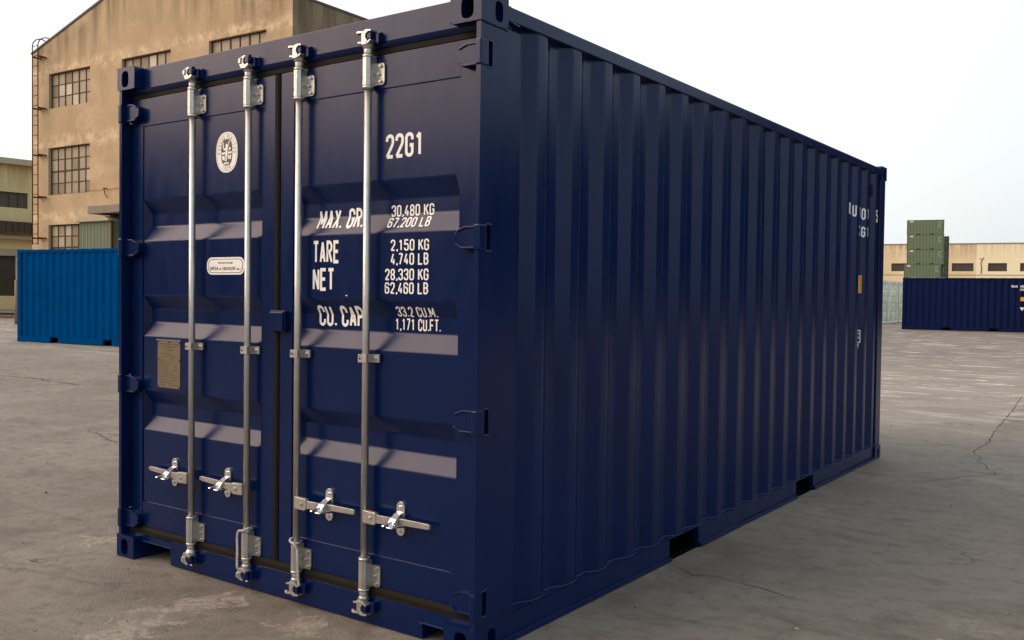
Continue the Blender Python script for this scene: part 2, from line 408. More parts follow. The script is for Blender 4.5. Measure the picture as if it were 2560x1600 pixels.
# ------------------------------------------------------------------ stroke lettering
def arc(cx, cy, rx, ry, a0, a1, n=8):
    return [(cx + rx * cos(radians(a0 + (a1 - a0) * i / n)), cy + ry * sin(radians(a0 + (a1 - a0) * i / n))) for i in range(n + 1)]
GW = 0.34            # glyph centre-line width for height 1
def glyph(ch):
    w = GW; r = w / 2
    top = arc(r, 1 - r, r, r, 180, 0); bot = arc(r, r, r, r, 360, 180)
    D = {
     '0': [top + bot + [(0, 1 - r)]], 'O': [top + bot + [(0, 1 - r)]],
     'U': [[(0, 1), (0, r)] + arc(r, r, r, r, 180, 360) + [(w, 1)]],
     'C': [[(w, 0.70)] + arc(r, 1 - r, r, r, 0, 180) + arc(r, r, r, r, 180, 360) + [(w, 0.30)]],
     'G': [[(w, 0.72)] + arc(r, 1 - r, r, r, 0, 180) + arc(r, r, r, r, 180, 360) + [(w, 0.47), (r * 1.15, 0.47)]],
     '1': [[(w * 0.12, 0.80), (w * 0.58, 1.0), (w * 0.58, 0)]],
     '2': [[(0, 0.74)] + top + [(w, 0.66), (w * 0.9, 0.55), (0.0, 0.0), (w, 0)]],
     '3': [[(0, 0.76)] + top + [(w, 0.64), (w * 0.86, 0.55), (w * 0.42, 0.52), (w * 0.86, 0.48), (w, 0.38), (w, r)] + arc(r, r, r, r, 0, -180) + [(0, 0.24)]],
     '4': [[(w * 0.62, 1), (0, 0.25), (w * 1.08, 0.25)], [(w * 0.74, 0.52), (w * 0.74, 0)]],
     '5': [[(w, 1), (0.02, 1), (0, 0.52), (w * 0.2, 0.61), (w * 0.6, 0.63), (w * 0.92, 0.55), (w, 0.42), (w, r)] + arc(r, r, r, r, 0, -180) + [(0, 0.24)]],
     '6': [[(w, 0.76)] + arc(r, 1 - r, r, r, 0, 180) + arc(r, r, r, r, 180, 360) + [(w, 0.40)] + arc(r, 0.40, r, r, 0, 180)],
     '7': [[(0, 1), (w, 1), (w * 0.30, 0)]],
     '8': [arc(r, 0.5 + 0.25, r * 0.94, 0.25, 270, -90, 20), arc(r, 0.25, r, 0.25, 90, -270, 20)],
     '9': [[(0, 0.24)] + arc(r, r, r, r, 180, 360) + arc(r, 1 - r, r, r, 0, 180) + [(0, 0.60)] + arc(r, 0.60, r, r, 180, 360)],
     'A': [[(0, 0), (r, 1), (w, 0)], [(w * 0.2, 0.27), (w * 0.8, 0.27)]],
     'B': [[(0, 0), (0, 1)] + arc(w * 0.5, 0.765, w * 0.46, 0.235, 90, -90) + [(0.03, 0.53)], [(w * 0.5, 0.53)] + arc(w * 0.5, 0.265, w * 0.5, 0.265, 90, -90) + [(0, 0)]],
     'E': [[(w, 1), (0, 1), (0, 0), (w, 0)], [(0, 0.52), (w * 0.88, 0.52)]],
     'F': [[(w, 1), (0, 1), (0, 0)], [(0, 0.5), (w * 0.88, 0.5)]],
     'D': [[(0, 0), (0, 1)] + arc(w * 0.4, 0.78, w * 0.6, 0.22, 90, 0, 5) + arc(w * 0.4, 0.22, w * 0.6, 0.22, 0, -90, 5) + [(0, 0)]],
     'H': [[(0, 0), (0, 1)], [(w, 0), (w, 1)], [(0, 0.5), (w, 0.5)]],
     'I': [[(r, 0), (r, 1)]],
     'J': [[(w, 1), (w, r)] + arc(r, r, r, r, 0, -180) + [(0, 0.3)]],
     'K': [[(0, 0), (0, 1)], [(w * 1.05, 1), (w * 0.12, 0.46)], [(w * 0.36, 0.62), (w * 1.1, 0)]],
     'L': [[(0, 1), (0, 0), (w, 0)]],
     'M': [[(0, 0), (0, 1), (w * 0.66, 0.25), (w * 1.32, 1), (w * 1.32, 0)]],
     'N': [[(0, 0), (0, 1), (w * 1.05, 0), (w * 1.05, 1)]],
     'P': [[(0, 0), (0, 1)] + arc(w * 0.42, 0.75, w * 0.58, 0.25, 90, -90) + [(0, 0.5)]],
     'Q': [top + bot + [(0, 1 - r)], [(w * 0.5, 0.22), (w * 1.1, -0.04)]],
     'R': [[(0, 0), (0, 1)] + arc(w * 0.42, 0.76, w * 0.58, 0.24, 90, -90) + [(0, 0.52)], [(w * 0.45, 0.50), (w * 1.04, 0)]],
     'S': [[(w, 0.76)] + arc(r, 1 - r, r, r, 0, 180) + [(0, 0.68), (w, 0.34), (w, r)] + arc(r, r, r, r, 0, -180) + [(0, 0.24)]],
     'T': [[(-0.02, 1), (w + 0.02, 1)], [(r, 1), (r, 0)]],
     'V': [[(0, 1), (r, 0), (w, 1)]],
     'X': [[(0, 0), (w, 1)], [(0, 1), (w, 0)]],
     'Y': [[(0, 1), (r, 0.45), (w, 1)], [(r, 0.45), (r, 0)]],
     '.': [[(0.03, -0.02), (0.03, 0.10)]],
     ',': [[(0.05, 0.10), (0.05, 0.0), (0.01, -0.12)]],
     '-': [[(0, 0.5), (w * 0.7, 0.5)]],
    }
    return D.get(ch, [])
def adv(ch):
    if ch == ' ': return 0.30
    if ch in '.,': return 0.24
    if ch in 'M': return GW * 1.32 + 0.24
    if ch == 'I': return GW + 0.05
    return GW + 0.22
def split_sharp(pts):
    out, cur = [], [pts[0]]
    for i in range(1, len(pts)):
        cur.append(pts[i])
        if i < len(pts) - 1:
            a, b = Vector(pts[i]) - Vector(pts[i - 1]), Vector(pts[i + 1]) - Vector(pts[i])
            if a.length > 1e-5 and b.length > 1e-5 and a.angle(b) > radians(100):
                out.append(cur); cur = [pts[i]]
    return out + [cur]
def ribbon(pts, wd):
    """list of quads (2D) following pts with mitred joints"""
    P = []
    for p in pts:
        if not P or (Vector(p) - P[-1]).length > 1e-4: P.append(Vector(p))
    closed = len(P) > 3 and (P[0] - P[-1]).length < 1e-3
    if closed: P = P[:-1]
    n = len(P); out = []
    for i in range(n):
        a = P[i - 1] if (i > 0 or closed) else None
        b = P[(i + 1) % n] if (i < n - 1 or closed) else None
        d1 = (P[i] - a).normalized() if a is not None and (P[i] - a).length > 1e-9 else None
        d2 = (b - P[i]).normalized() if b is not None and (b - P[i]).length > 1e-9 else None
        d1 = d1 or d2; d2 = d2 or d1
        n1 = Vector((-d1.y, d1.x)); n2 = Vector((-d2.y, d2.x))
        m = (n1 + n2)
        m = n1 if m.length < 0.35 else m.normalized()
        k = 1.0 / max(0.5, m.dot(n1))
        out.append((P[i] + m * wd / 2 * k, P[i] - m * wd / 2 * k))
    return out, closed
def text_quads(s, weight=0.15):
    """-> list of (stroke index, quad) in a unit-height frame plus total width"""
    x = weight / 2; res = []; k = 0
    for ch in s:
        for st in [q for g in glyph(ch) for q in split_sharp(g)]:
            rb, closed = ribbon([(px, py * (1 - weight) + weight / 2) for px, py in st], weight)
            L = len(rb)
            for i in range(L if closed else L - 1):
                a, b = rb[i], rb[(i + 1) % L]
                res.append((k, [(x + q.x, q.y) for q in (a[0], a[1], b[1], b[0])]))
            k += 1
        x += adv(ch)
    width = x - (adv(s[-1]) - GW) + weight / 2
    return res, width
def lay_text(mb, s, u0, u1, v0, v1, put, weight=0.15, creases=(), axis=1):
    """lettering filling the rectangle u0..u1, v0..v1; put(u, v, k) -> 3D point on the surface"""
    quads, wd = text_quads(s, weight)
    bm = bmesh.new(); info = []
    lay = bm.verts.layers.float.new('k')
    for k, q in quads:
        vs = [bm.verts.new((u0 + (u1 - u0) * a / wd, v0 + (v1 - v0) * b, 0)) for a, b in q]
        for v in vs: v[lay] = k
        try: bm.faces.new(vs)
        except ValueError: pass
    for c in creases:
        n = (0, 1, 0) if axis == 1 else (1, 0, 0)
        co = (0, c, 0) if axis == 1 else (c, 0, 0)
        bmesh.ops.bisect_plane(bm, geom=bm.verts[:] + bm.edges[:] + bm.faces[:], dist=1e-7, plane_co=co, plane_no=n)
    for f in bm.faces:
        mb.face([put(v.co.x, v.co.y, v[lay]) for v in f.verts])
    bm.free()

# ------------------------------------------------------------------ main container
Wd, Ln, Ht = 2.4251, 5.9555, 2.591
PW = Wd - 0.006                     # outer face of posts and rails
main = empty('shipping_container', (0, 0, 0), 0, 'large navy blue shipping container in the foreground with steel locking bars on its closed doors', 'container')

def oval_plate(mb, P, u0, u1, v0, v1, cu, cv, ru, rv, depth, n=28):
    """flat plate u0..u1 x v0..v1 with an oval hole that goes `depth` in; P(u, v, d) -> 3D"""
    ring_o, ring_i = [], []
    for i in range(n):
        a = 2 * pi * i / n + pi / 4
        c, s = cos(a), sin(a)
        e = 3.2                                                 # super-ellipse: long oval with straight sides
        k = (abs(c) ** e + abs(s) ** e) ** (-1 / e)
        ring_i.append((cu + ru * c * (k if ru < rv else k), cv + rv * s * k))
        t = 1e9
        if c > 1e-9: t = min(t, (u1 - cu) / c)
        if c < -1e-9: t = min(t, (u0 - cu) / c)
        if s > 1e-9: t = min(t, (v1 - cv) / s)
        if s < -1e-9: t = min(t, (v0 - cv) / s)
        ring_o.append((cu + t * c, cv + t * s))
    corners = [(u1, v1), (u0, v1), (u0, v0), (u1, v0)]
    O = []
    for i in range(n):
        O.append(ring_o[i])
    bm = mb.bm
    vo = [bm.verts.new(P(u, v, 0)) for u, v in O]
    vi = [bm.verts.new(P(u, v, 0)) for u, v in ring_i]
    vb = [bm.verts.new(P(u, v, depth)) for u, v in ring_i]
    for i in range(n):
        j = (i + 1) % n
        pts = [vo[i], vo[j], vi[j], vi[i]]
        # add the rectangle's corner when the ring turns it
        (ua, va), (ub, vb2) = O[i], O[j]
        for cu_, cv_ in corners:
            on_a = abs(ua - cu_) < 1e-6 or abs(va - cv_) < 1e-6
            on_b = abs(ub - cu_) < 1e-6 or abs(vb2 - cv_) < 1e-6
            same = abs(ua - ub) < 1e-6 or abs(va - vb2) < 1e-6
            if on_a and on_b and not same:
                pts = [vo[i], bm.verts.new(P(cu_, cv_, 0)), vo[j], vi[j], vi[i]]
        f = bm.faces.new(pts); f.material_index = 0
        f = bm.faces.new((vi[i], vi[j], vb[j], vb[i])); f.material_index = 0
    f = bm.faces.new(vb); f.material_index = 1

def corner_casting(x0, x1, y0, y1, z0, z1, front=None, side=None):
    """corner casting block; front = 'y0' and side = 'x1' faces carry the oval apertures"""
    mb = MB()
    zc = z0 + (z1 - z0) * 0.47
    d = 0.045
    # front face (y = y0)
    if front: oval_plate(mb, lambda u, v, t: (u, y0 + t, v), x0, x1, z0, z1, front, zc, 0.031, 0.042, d)
    else: mb.face([(x0, y0, z0), (x1, y0, z0), (x1, y0, z1), (x0, y0, z1)])
    if side: oval_plate(mb, lambda u, v, t: (x1 - t, u, v), y0, y1, z0, z1, side, zc, 0.026, 0.040, d)
    else: mb.face([(x1, y0, z0), (x1, y1, z0), (x1, y1, z1), (x1, y0, z1)])
    mb.face([(x0, y0, z0), (x0, y1, z0), (x0, y1, z1), (x0, y0, z1)])
    mb.face([(x0, y1, z0), (x1, y1, z0), (x1, y1, z1), (x0, y1, z1)])
    mb.face([(x0, y0, z0), (x1, y0, z0), (x1, y1, z0), (x0, y1, z0)])
    mb.face([(x0, y0, z1), (x1, y0, z1), (x1, y1, z1), (x0, y1, z1)])
    bm = mb.bm
    bmesh.ops.remove_doubles(bm, verts=bm.verts, dist=1e-5)
    bmesh.ops.dissolve_limit(bm, angle_limit=0.001, verts=[], edges=[])
    def outer(v):
        return sum((abs(v.co.x - x0) < 1e-5 or abs(v.co.x - x1) < 1e-5, abs(v.co.y - y0) < 1e-5 or abs(v.co.y - y1) < 1e-5, abs(v.co.z - z0) < 1e-5 or abs(v.co.z - z1) < 1e-5)) >= 2
    es = [e for e in bm.edges if outer(e.verts[0]) and outer(e.verts[1]) and len(e.link_faces) == 2 and e.calc_face_angle(0) > 1]
    bmesh.ops.bevel(bm, geom=es, offset=0.013, segments=4, profile=0.5, affect='EDGES', clamp_overlap=True)
    return mb.build('corner_casting', [NAVY, HOLE_SHADE], main)

CW, CD, CH = 0.153, 0.178, 0.118
for (x0, x1, fr, sd) in ((0, CW, 0.070, None), (Wd - CW, Wd, Wd - 0.068, 0.115)):
    for z0 in (0.0, Ht - CH):
        corner_casting(x0, x1, 0, CD, z0, z0 + CH, fr, sd)
for (x0, x1) in ((0, CW), (Wd - CW, Wd)):
    for z0 in (0.0, Ht - CH):
        corner_casting(x0, x1, Ln - CD, Ln, z0, z0 + CH, None, (Ln - 0.08) if x0 > 1 else None)

SLOTZ = (2.355, 1.645, 0.923, 0.205)
def corner_post(left):
    mb = MB()
    z0, z1 = CH - 0.002, Ht - CH + 0.002
    X = lambda a: a if left else Wd - a           # distance in from the outer face
    def bx(a, b, y0, y1, za, zb):
        xa, xb = sorted((X(a), X(b))); mb.box(xa, xb, y0, y1, za, zb)
    bx(0.006, 0.028, 0.008, 0.055, z0, z1)            # front lip
    bx(0.006, 0.028, 0.083, 0.10, z0, z1)
    bx(0.006, 0.045, 0.10, 0.265, z0, z1)
    cuts = [z0]
    for zc in sorted(SLOTZ): cuts += [zc - 0.048, zc + 0.048]
    cuts.append(z1)
    for a, b in zip(cuts[0::2], cuts[1::2]): bx(0.006, 0.028, 0.055, 0.083, a, b)
    mb.mi = 1
    for a, b in zip(cuts[1::2], cuts[2::2]): bx(0.034, 0.040, 0.056, 0.082, a, b)
    o = mb.build('corner_post', [NAVY, HOLE_SHADE], main)
    for zc in SLOTZ:                                   # hinge barrels standing proud of the lip
        k = MB()
        xa, xb = sorted((X(0.001), X(0.030)))
        k.box(xa, xb, 0.002, 0.052, zc - 0.050, zc + 0.050)
        k.build('hinge_lug', NAVY, o, bevel=0.006)
    return o
for lf in (True, False): corner_post(lf)
mb = MB(); mb.box(PW - 0.05, PW, Ln - 0.17, Ln - 0.012, CH - 0.002, Ht - CH + 0.002); mb.build('corner_post', NAVY, main, bevel=0.008)
mb = MB(); mb.box(0.006, 0.056, Ln - 0.17, Ln - 0.012, CH - 0.002, Ht - CH + 0.002); mb.build('corner_post', NAVY, main, bevel=0.008)

# header and sill
HY = 0.050
mb = MB()
mb.prism([(HY, 2.584), (HY, 2.478), (HY + 0.003, 2.468), (HY + 0.012, 2.456), (HY + 0.028, 2.448), (0.24, 2.448), (0.24, 2.584)], 'x', 0.030, Wd - 0.030)
header = mb.build('header', NAVY, main, bevel=0.003)
SY = 0.050
mb = MB()
mb.box(0.406, 2.118, SY, 0.2, 0.006, 0.128)
mb.box(0.030, 0.406, SY, 0.2, 0.096, 0.128)
mb.box(2.118, Wd - 0.030, SY, 0.2, 0.068, 0.128)
mb.box(2.262, Wd - 0.10, SY + 0.004, 0.2, 0.010, 0.068)
sill = mb.build('sill', NAVY, main, bevel=0.003)
mb = MB(); mb.box(0.150, 0.42, SY - 0.006, SY, 0.090, 0.097); mb.build('pocket_lip', WELD, sill, bevel=0.002)
mb = MB(); mb.box(2.105, 2.275, SY - 0.006, SY, 0.068, 0.075); mb.build('pocket_lip', WELD, sill, bevel=0.002)

# gaskets round and between the doors
mb = MB()
mb.prism([(0.062, 2.452), (0.062, 2.430), (0.075, 2.424), (0.12, 2.424), (0.12, 2.452)], 'x', 0.030, Wd - 0.030)
mb.prism([(0.058, 0.168), (0.050, 0.150), (0.050, 0.1285), (0.12, 0.1285), (0.12, 0.168)], 'x', 0.030, Wd - 0.030)
mb.box(0.030, 0.041, 0.070, 0.12, 0.168, 2.424)
mb.box(Wd - 0.022, Wd - 0.0285, 0.060, 0.12, 0.168, 2.424)
mb.prism([(1.178, 0.085), (1.181, 0.062), (1.190, 0.056), (1.206, 0.056), (1.215, 0.062), (1.218, 0.085)], 'z', 0.168, 2.424)
mb.build('door_gasket', RUBBER, main)

# doors
FY, PY, TD = 0.065, 0.069, 0.107            # frame, panel and trough planes
TR = (1.79, 1.288, 0.79)
CREASE = [c + s for c in TR for s in (0.107, 0.036, -0.034, -0.107)]
def ydoor(z):
    for c in TR:
        d = abs(z - c - (0.001 if z > c else 0))
        if d < 0.035: return TD
        if d < 0.107: return PY + (TD - PY) * (0.107 - d) / 0.071
    return PY
def door(x0, x1, xa, xb):
    mb = MB()
    zt, zb = 2.285, 0.300
    mb.box(x0, xa, FY, 0.112, 0.160, 2.428)
    mb.box(xb, x1, FY, 0.112, 0.160, 2.428)
    mb.box(xa, xb, FY, 0.112, zt, 2.428)
    mb.box(xa, xb, FY, 0.112, 0.160, zb)
    o = mb.build('door', NAVY, main, bevel=0.0025)
    mb = MB()
    zs = [zb] + sorted(CREASE) + [zt]
    xs = [xa, xa + 0.022, xb - 0.022, xb]
    g = []
    for z in zs:
        y = ydoor(z) if any(abs(z - c) < 0.06 for c in TR) else PY
        g.append([mb.bm.verts.new((x, y if i in (1, 2) else PY, z)) for i, x in enumerate(xs)])
    for A, B in zip(g, g[1:]):
        for i in range(3):
            if abs(A[i].co.y - A[i + 1].co.y) < 1e-6 and abs(B[i].co.y - B[i + 1].co.y) < 1e-6:
                mb.bm.faces.new((A[i], A[i + 1], B[i + 1], B[i]))
            elif i == 0:
                mb.bm.faces.new((A[0], A[1], B[0]) if abs(B[1].co.y - PY) < 1e-6 else (A[0], A[1], B[1]))
                mb.bm.faces.new((A[1], B[1], B[0]) if abs(B[1].co.y - PY) < 1e-6 else (A[0], B[1], B[0]))
            else:
                mb.bm.faces.new((A[2], A[3], B[2]) if abs(A[2].co.y - PY) < 1e-6 or True else ())
                mb.bm.faces.new((A[3], B[3], B[2]))
    bmesh.ops.recalc_face_normals(mb.bm, faces=mb.bm.faces)
    es = [e for e in mb.bm.edges if len(e.link_faces) == 2 and e.calc_face_angle(0) > 0.3 and abs(e.verts[0].co.z - e.verts[1].co.z) < 1e-6]
    bmesh.ops.bevel(mb.bm, geom=es, offset=0.006, segments=3, profile=0.5, affect='EDGES', clamp_overlap=True)
    for f in mb.bm.faces: f.smooth = False
    p = mb.build('corrugated_panel', NAVY, o)
    # weld beads along the panel's top and bottom seam
    for z in (zt + 0.0015, zb - 0.0005):
        mb = MB()
        mb.tube([(xa + 0.004 + (xb - xa - 0.008) * i / 24, FY + 0.0035, z + random.uniform(-0.0005, 0.0005)) for i in range(25)], lambda i: 0.0036, 6)
        mb.build('weld_seam', NAVY, o)
    for x in (xa, xb):
        mb = MB(); mb.tube([(x, FY + 0.004, zt), (x, FY + 0.004, 2.425)], 0.0028, 6); mb.build('weld_seam', NAVY, o)
    return o
DL = door(0.043, 1.178, 0.134, 1.090)
DR = door(1.218, Wd - 0.030, 1.306, 2.277)

def hinge(par, left, zc):
    mb = MB()
    X = lambda a: a if left else Wd - a
    h = 0.042
    prof = [(X(0.026), zc - h), (X(0.112), zc - h), (X(0.143), zc - h * 0.50), (X(0.146), zc + h * 0.30), (X(0.136), zc + h * 0.62), (X(0.092), zc + h), (X(0.026), zc + h)]
    mb.prism(prof, 'y', 0.030, 0.070)
    # raised top and bottom flanges
    mb.prism([(X(0.026), zc + h * 0.86), (X(0.090), zc + h * 0.86), (X(0.128), zc + h * 0.55), (X(0.136), zc + h * 0.66), (X(0.094), zc + h * 1.06), (X(0.026), zc + h * 1.06)], 'y', 0.024, 0.060)
    mb.prism([(X(0.026), zc - h * 0.86), (X(0.108), zc - h * 0.86), (X(0.132), zc - h * 0.50), (X(0.142), zc - h * 0.55), (X(0.114), zc - h * 1.06), (X(0.026), zc - h * 1.06)], 'y', 0.024, 0.060)
    return mb.build('hinge', NAVY, par, bevel=0.0025)
for zc in SLOTZ:
    hinge(DL, True, zc); hinge(DR, False, zc)

# hinge boss in the middle that locks the left door behind the right
mb = MB()
mb.box(1.176, 1.278, 0.040, 0.0655, 1.240, 1.337)
mb.box(1.182, 1.272, 0.032, 0.040, 1.243, 1.330)
mb.build('overlap_plate', NAVY, DR, bevel=0.007)

# ---- locking bars
BX = (0.605, 1.031, 1.378, 1.804)
BY, BR = 0.030, 0.0158
def rounded_rect(u0, u1, v0, v1, r, n=5):
    p = []
    for cu, cv, a in ((u1 - r, v1 - r, 0), (u0 + r, v1 - r, 90), (u0 + r, v0 + r, 180), (u1 - r, v0 + r, 270)):
        p += [(cu + r * cos(radians(a + 90 * i / n)), cv + r * sin(radians(a + 90 * i / n))) for i in range(n + 1)]
    return p
def bar_guide(par, x, z0, z1):
    mb = MB()
    a, b = 0.0212, 0.0235
    prof = [(x - a, BY + 0.028), (x - a, BY - b + 0.013), (x - a + 0.012, BY - b), (x + a - 0.012, BY - b), (x + a, BY - b + 0.013), (x + a, BY + 0.028)]
    mb.prism(prof, 'z', z0, z1)
    # back plate to the right, round corners, three bolts
    mb.prism(rounded_rect(x - 0.02, x + 0.068, z0 + 0.004, z1 - 0.022, 0.014), 'y', 0.056, 0.0635)
    for zz in (z0 - 0.014, z1):
        mb.cyl((x, BY, zz), (x, BY, zz + 0.012), 0.0245, n=24)
    mb.cyl((x, BY, z0 - 0.011 - 0.004), (x, BY, z0 - 0.011), 0.0225, n=20)
    o_z = (z0 + z1 - 0.018) / 2
    hh = (z1 - 0.018 - z0) / 2
    for dx, dz in ((0.050, hh * 0.66), (0.040, 0.0), (0.050, -hh * 0.66)):
        mb.cyl((x + dx, 0.057, o_z + dz), (x + dx, 0.050, o_z + dz), 0.0078, 0.0055, n=12)
        mb.cyl((x + dx, 0.050, o_z + dz), (x + dx, 0.045, o_z + dz), 0.0055, n=8)
    mb.mi = 1
    for k in (0.28, 0.80):
        zc = z0 + (z1 - z0) * k
        mb.cyl((x - a + 0.010, BY - b + 0.006, zc), (x - a + 0.0062, BY - b + 0.0010, zc), 0.0048, n=10)
    return mb.build('bar_guide', [GALV, HOLE_SHADE], par, bevel=0.0)
def cam_head(par, x, z0, up, left):
    s = 1 if up else -1
    mb = MB()
    Z = lambda d: z0 + s * d
    mb.cyl((x, BY, Z(-0.030)), (x, BY, Z(-0.002)), 0.0195, n=20)
    mb.cyl((x, BY, Z(-0.010)), (x, BY, Z(0.004)), 0.020, 0.027, n=20)
    mb.cyl((x, BY, Z(0.004)), (x, BY, Z(0.012)), 0.027, 0.021, n=20)
    def px(prof, y0, y1): mb.prism([(x + a, Z(b)) for a, b in prof], 'y', y0, y1)
    if left:
        px([(-0.022, 0.006), (0.012, 0.006), (0.030, 0.022), (0.024, 0.028), (0.004, 0.022), (-0.008, 0.034), (-0.004, 0.052), (0.010, 0.060), (0.006, 0.066), (-0.018, 0.062), (-0.036, 0.048), (-0.034, 0.026)], BY - 0.030, BY + 0.010)
        px([(-0.034, 0.030), (-0.020, 0.030), (-0.016, 0.058), (-0.034, 0.050)], BY - 0.036, BY - 0.028)
        px([(0.004, 0.010), (0.034, 0.020), (0.036, 0.014), (0.012, 0.002)], BY - 0.036, BY + 0.004)
    else:
        px([(-0.014, 0.006), (0.014, 0.006), (0.020, 0.020), (0.008, 0.034), (0.010, 0.050), (0.026, 0.058), (0.040, 0.056), (0.042, 0.064), (0.012, 0.068), (-0.012, 0.060), (-0.014, 0.036)], BY - 0.030, BY + 0.008)
        px([(-0.044, 0.056), (-0.010, 0.054), (-0.010, 0.063), (-0.040, 0.066)], BY - 0.030, BY + 0.006)
        px([(-0.036, 0.014), (-0.010, 0.010), (-0.008, 0.018), (-0.034, 0.022)], BY - 0.030, BY + 0.006)
        px([(0.010, 0.014), (0.034, 0.026), (0.038, 0.020), (0.014, 0.004)], BY - 0.028, BY + 0.004)
    return mb.build('cam', GALV, par, bevel=0.002)
def keeper(par, x, z0, up, left):
    s = 1 if up else -1
    Z = lambda d: z0 + s * d
    mb = MB()
    y1 = HY + 0.002
    def bx(a, b, ya, c, d):
        za, zb = sorted((Z(c), Z(d))); mb.box(x + a, x + b, ya, y1, za, zb)
    if left:
        bx(0.000, 0.030, 0.002, 0.028, 0.060)
        bx(0.030, 0.052, 0.020, 0.010, 0.056)
        mb.prism([(x - 0.004, Z(0.058)), (x + 0.004, Z(0.030)), (x + 0.016, Z(0.064))], 'y', 0.004, y1)
        mb.prism([(x + 0.022, Z(0.056)), (x + 0.028, Z(0.026)), (x + 0.040, Z(0.050))], 'y', 0.006, y1)
    else:
        bx(-0.044, -0.014, 0.010, 0.022, 0.056)
        bx(0.010, 0.036, 0.006, 0.026, 0.056)
        bx(0.036, 0.064, 0.024, 0.008, 0.052)
    za, zb = sorted((Z(0.012), Z(0.060)))
    mb.box(x - (0.004 if left else 0.046), x + 0.060, HY - 0.010, y1, za, zb)
    o = mb.build('cam_keeper', NAVY, par, bevel=0.004)
    k = MB()
    if left: k.cyl((x + 0.028, 0.012, Z(0.066)), (x + 0.028, 0.012, Z(0.058)), 0.009, 0.006, n=10)
    else: k.cyl((x - 0.046, 0.010, Z(0.060)), (x - 0.046, 0.022, Z(0.060)), 0.008, 0.006, n=10)
    if not up: k.mi = 0
    # bright pin end
    k.build('keeper_pin', ZINC if not up else NAVY, par)
    return o
def bar(i):
    x = BX[i]; left = i < 2
    sg = -1 if left else 1
    mb = MB()
    mb.cyl((x, BY, 0.125), (x, BY, 2.455), BR, n=24)
    o = mb.build('locking_bar', GALV, main)
    bar_guide(o, x, 2.297, 2.414)
    bar_guide(o, x, 0.163, 0.281)
    cam_head(o, x, 2.458, True, left)
    cam_head(o, x, 0.118, False, left)
    keeper(header, x, 2.458, True, left)
    keeper(sill, x, 0.118, False, left)
    # clamp at mid height
    mb = MB()
    zc = 1.146
    mb.prism([(x - 0.026, BY + 0.006), (x - 0.026, BY - 0.021), (x + 0.022, BY - 0.021), (x + 0.024, 0.050), (x + 0.056, 0.052), (x + 0.056, 0.060), (x + 0.017, 0.059), (x + 0.015, BY - 0.016), (x - 0.020, BY - 0.016), (x - 0.020, BY + 0.006)], 'z', zc - 0.0175, zc + 0.0175)
    mb.prism([(x + 0.032, zc - 0.008), (x + 0.046, zc), (x + 0.032, zc + 0.008)], 'y', 0.044, 0.053)
    mb.mi = 1
    mb.cyl((x - 0.015, BY - 0.018, zc - 0.001), (x - 0.015, BY - 0.0225, zc - 0.001), 0.0045, n=10)
    mb.build('bar_clamp', [GALV, HOLE_SHADE], o, bevel=0.0)
    # handle with hub
    zh = 0.483 if left else 0.474
    X = lambda d: x + sg * d
    mb = MB()
    y0 = 0.006
    mb.prism([(X(0.010), zh + 0.029), (X(0.082), zh + 0.026), (X(0.086), zh + 0.020), (X(0.086), zh - 0.020), (X(0.076), zh - 0.028), (X(0.010), zh - 0.026)], 'y', y0, 0.026)
    mb.cyl((X(0.055), y0 - 0.006, zh), (X(0.055), y0 + 0.001, zh), 0.0075, n=12)
    mb.build('handle_hub', GALV, o, bevel=0.003)
    mb = MB()
    pth = [(0.072, 0.012, 0.0, 0.038), (0.100, 0.010, 0.0, 0.036), (0.140, 0.016, 0.001, 0.031), (0.180, 0.028, 0.001, 0.029), (0.230, 0.033, 0.003, 0.027), (0.290, 0.033, 0.006, 0.025), (0.352, 0.033, 0.009, 0.023), (0.363, 0.033, 0.0095, 0.014)]
    prev = None
    for d, y, dz, hgt in pth:
        k = dz * (1 if left else 0.2)
        ring = [mb.bm.verts.new((X(d), y + yy, zh + k + zz * hgt)) for yy, zz in ((0, -0.5), (0, 0.5), (0.008, 0.5), (0.008, -0.5))]
        if prev:
            for q in range(4): mb.bm.faces.new((prev[q], prev[(q + 1) % 4], ring[(q + 1) % 4], ring[q]))
        else: mb.bm.faces.new(ring)
        prev = ring
    mb.bm.faces.new(prev[::-1])
    mb.build('handle', GALV, o, bevel=0.002)
    # catch on the door that holds the handle
    par = DL if left else DR
    cx = X(0.180)
    mb = MB()
    mb.prism(rounded_rect(cx - 0.0225, cx + 0.0225, zh - 0.066, zh + 0.078, 0.022), 'y', 0.058, 0.0695)
    for dz in (0.054, -0.046):
        mb.cyl((cx, 0.059, zh + dz), (cx, 0.049, zh + dz), 0.0085, 0.0065, n=12)
    hk = [(0.058, zh + 0.036), (0.040, zh + 0.030), (0.014, zh + 0.014), (-0.004, zh - 0.004), (-0.012, zh - 0.022), (-0.006, zh - 0.026), (0.004, zh - 0.014), (0.022, zh + 0.006), (0.044, zh + 0.020), (0.058, zh + 0.022)]
    mb.prism(hk, 'x', cx - 0.017, cx + 0.017)
    # ribbed spur on the hook and the shelf under the handle
    mb.prism([(0.030, zh + 0.006), (-0.046, zh - 0.001), (-0.050, zh - 0.006), (-0.006, zh - 0.018), (0.030, zh - 0.010)], 'x', cx - 0.006, cx + 0.006)
    mb.prism([(0.060, zh - 0.020), (0.004, zh - 0.015), (0.000, zh - 0.006), (-0.003, zh - 0.008), (0.000, zh - 0.020), (0.060, zh - 0.029)], 'x', cx - 0.026, cx + 0.026)
    mb.build('handle_catch', ZINC, par, bevel=0.0015)
    return o
for i in range(4): bar(i)

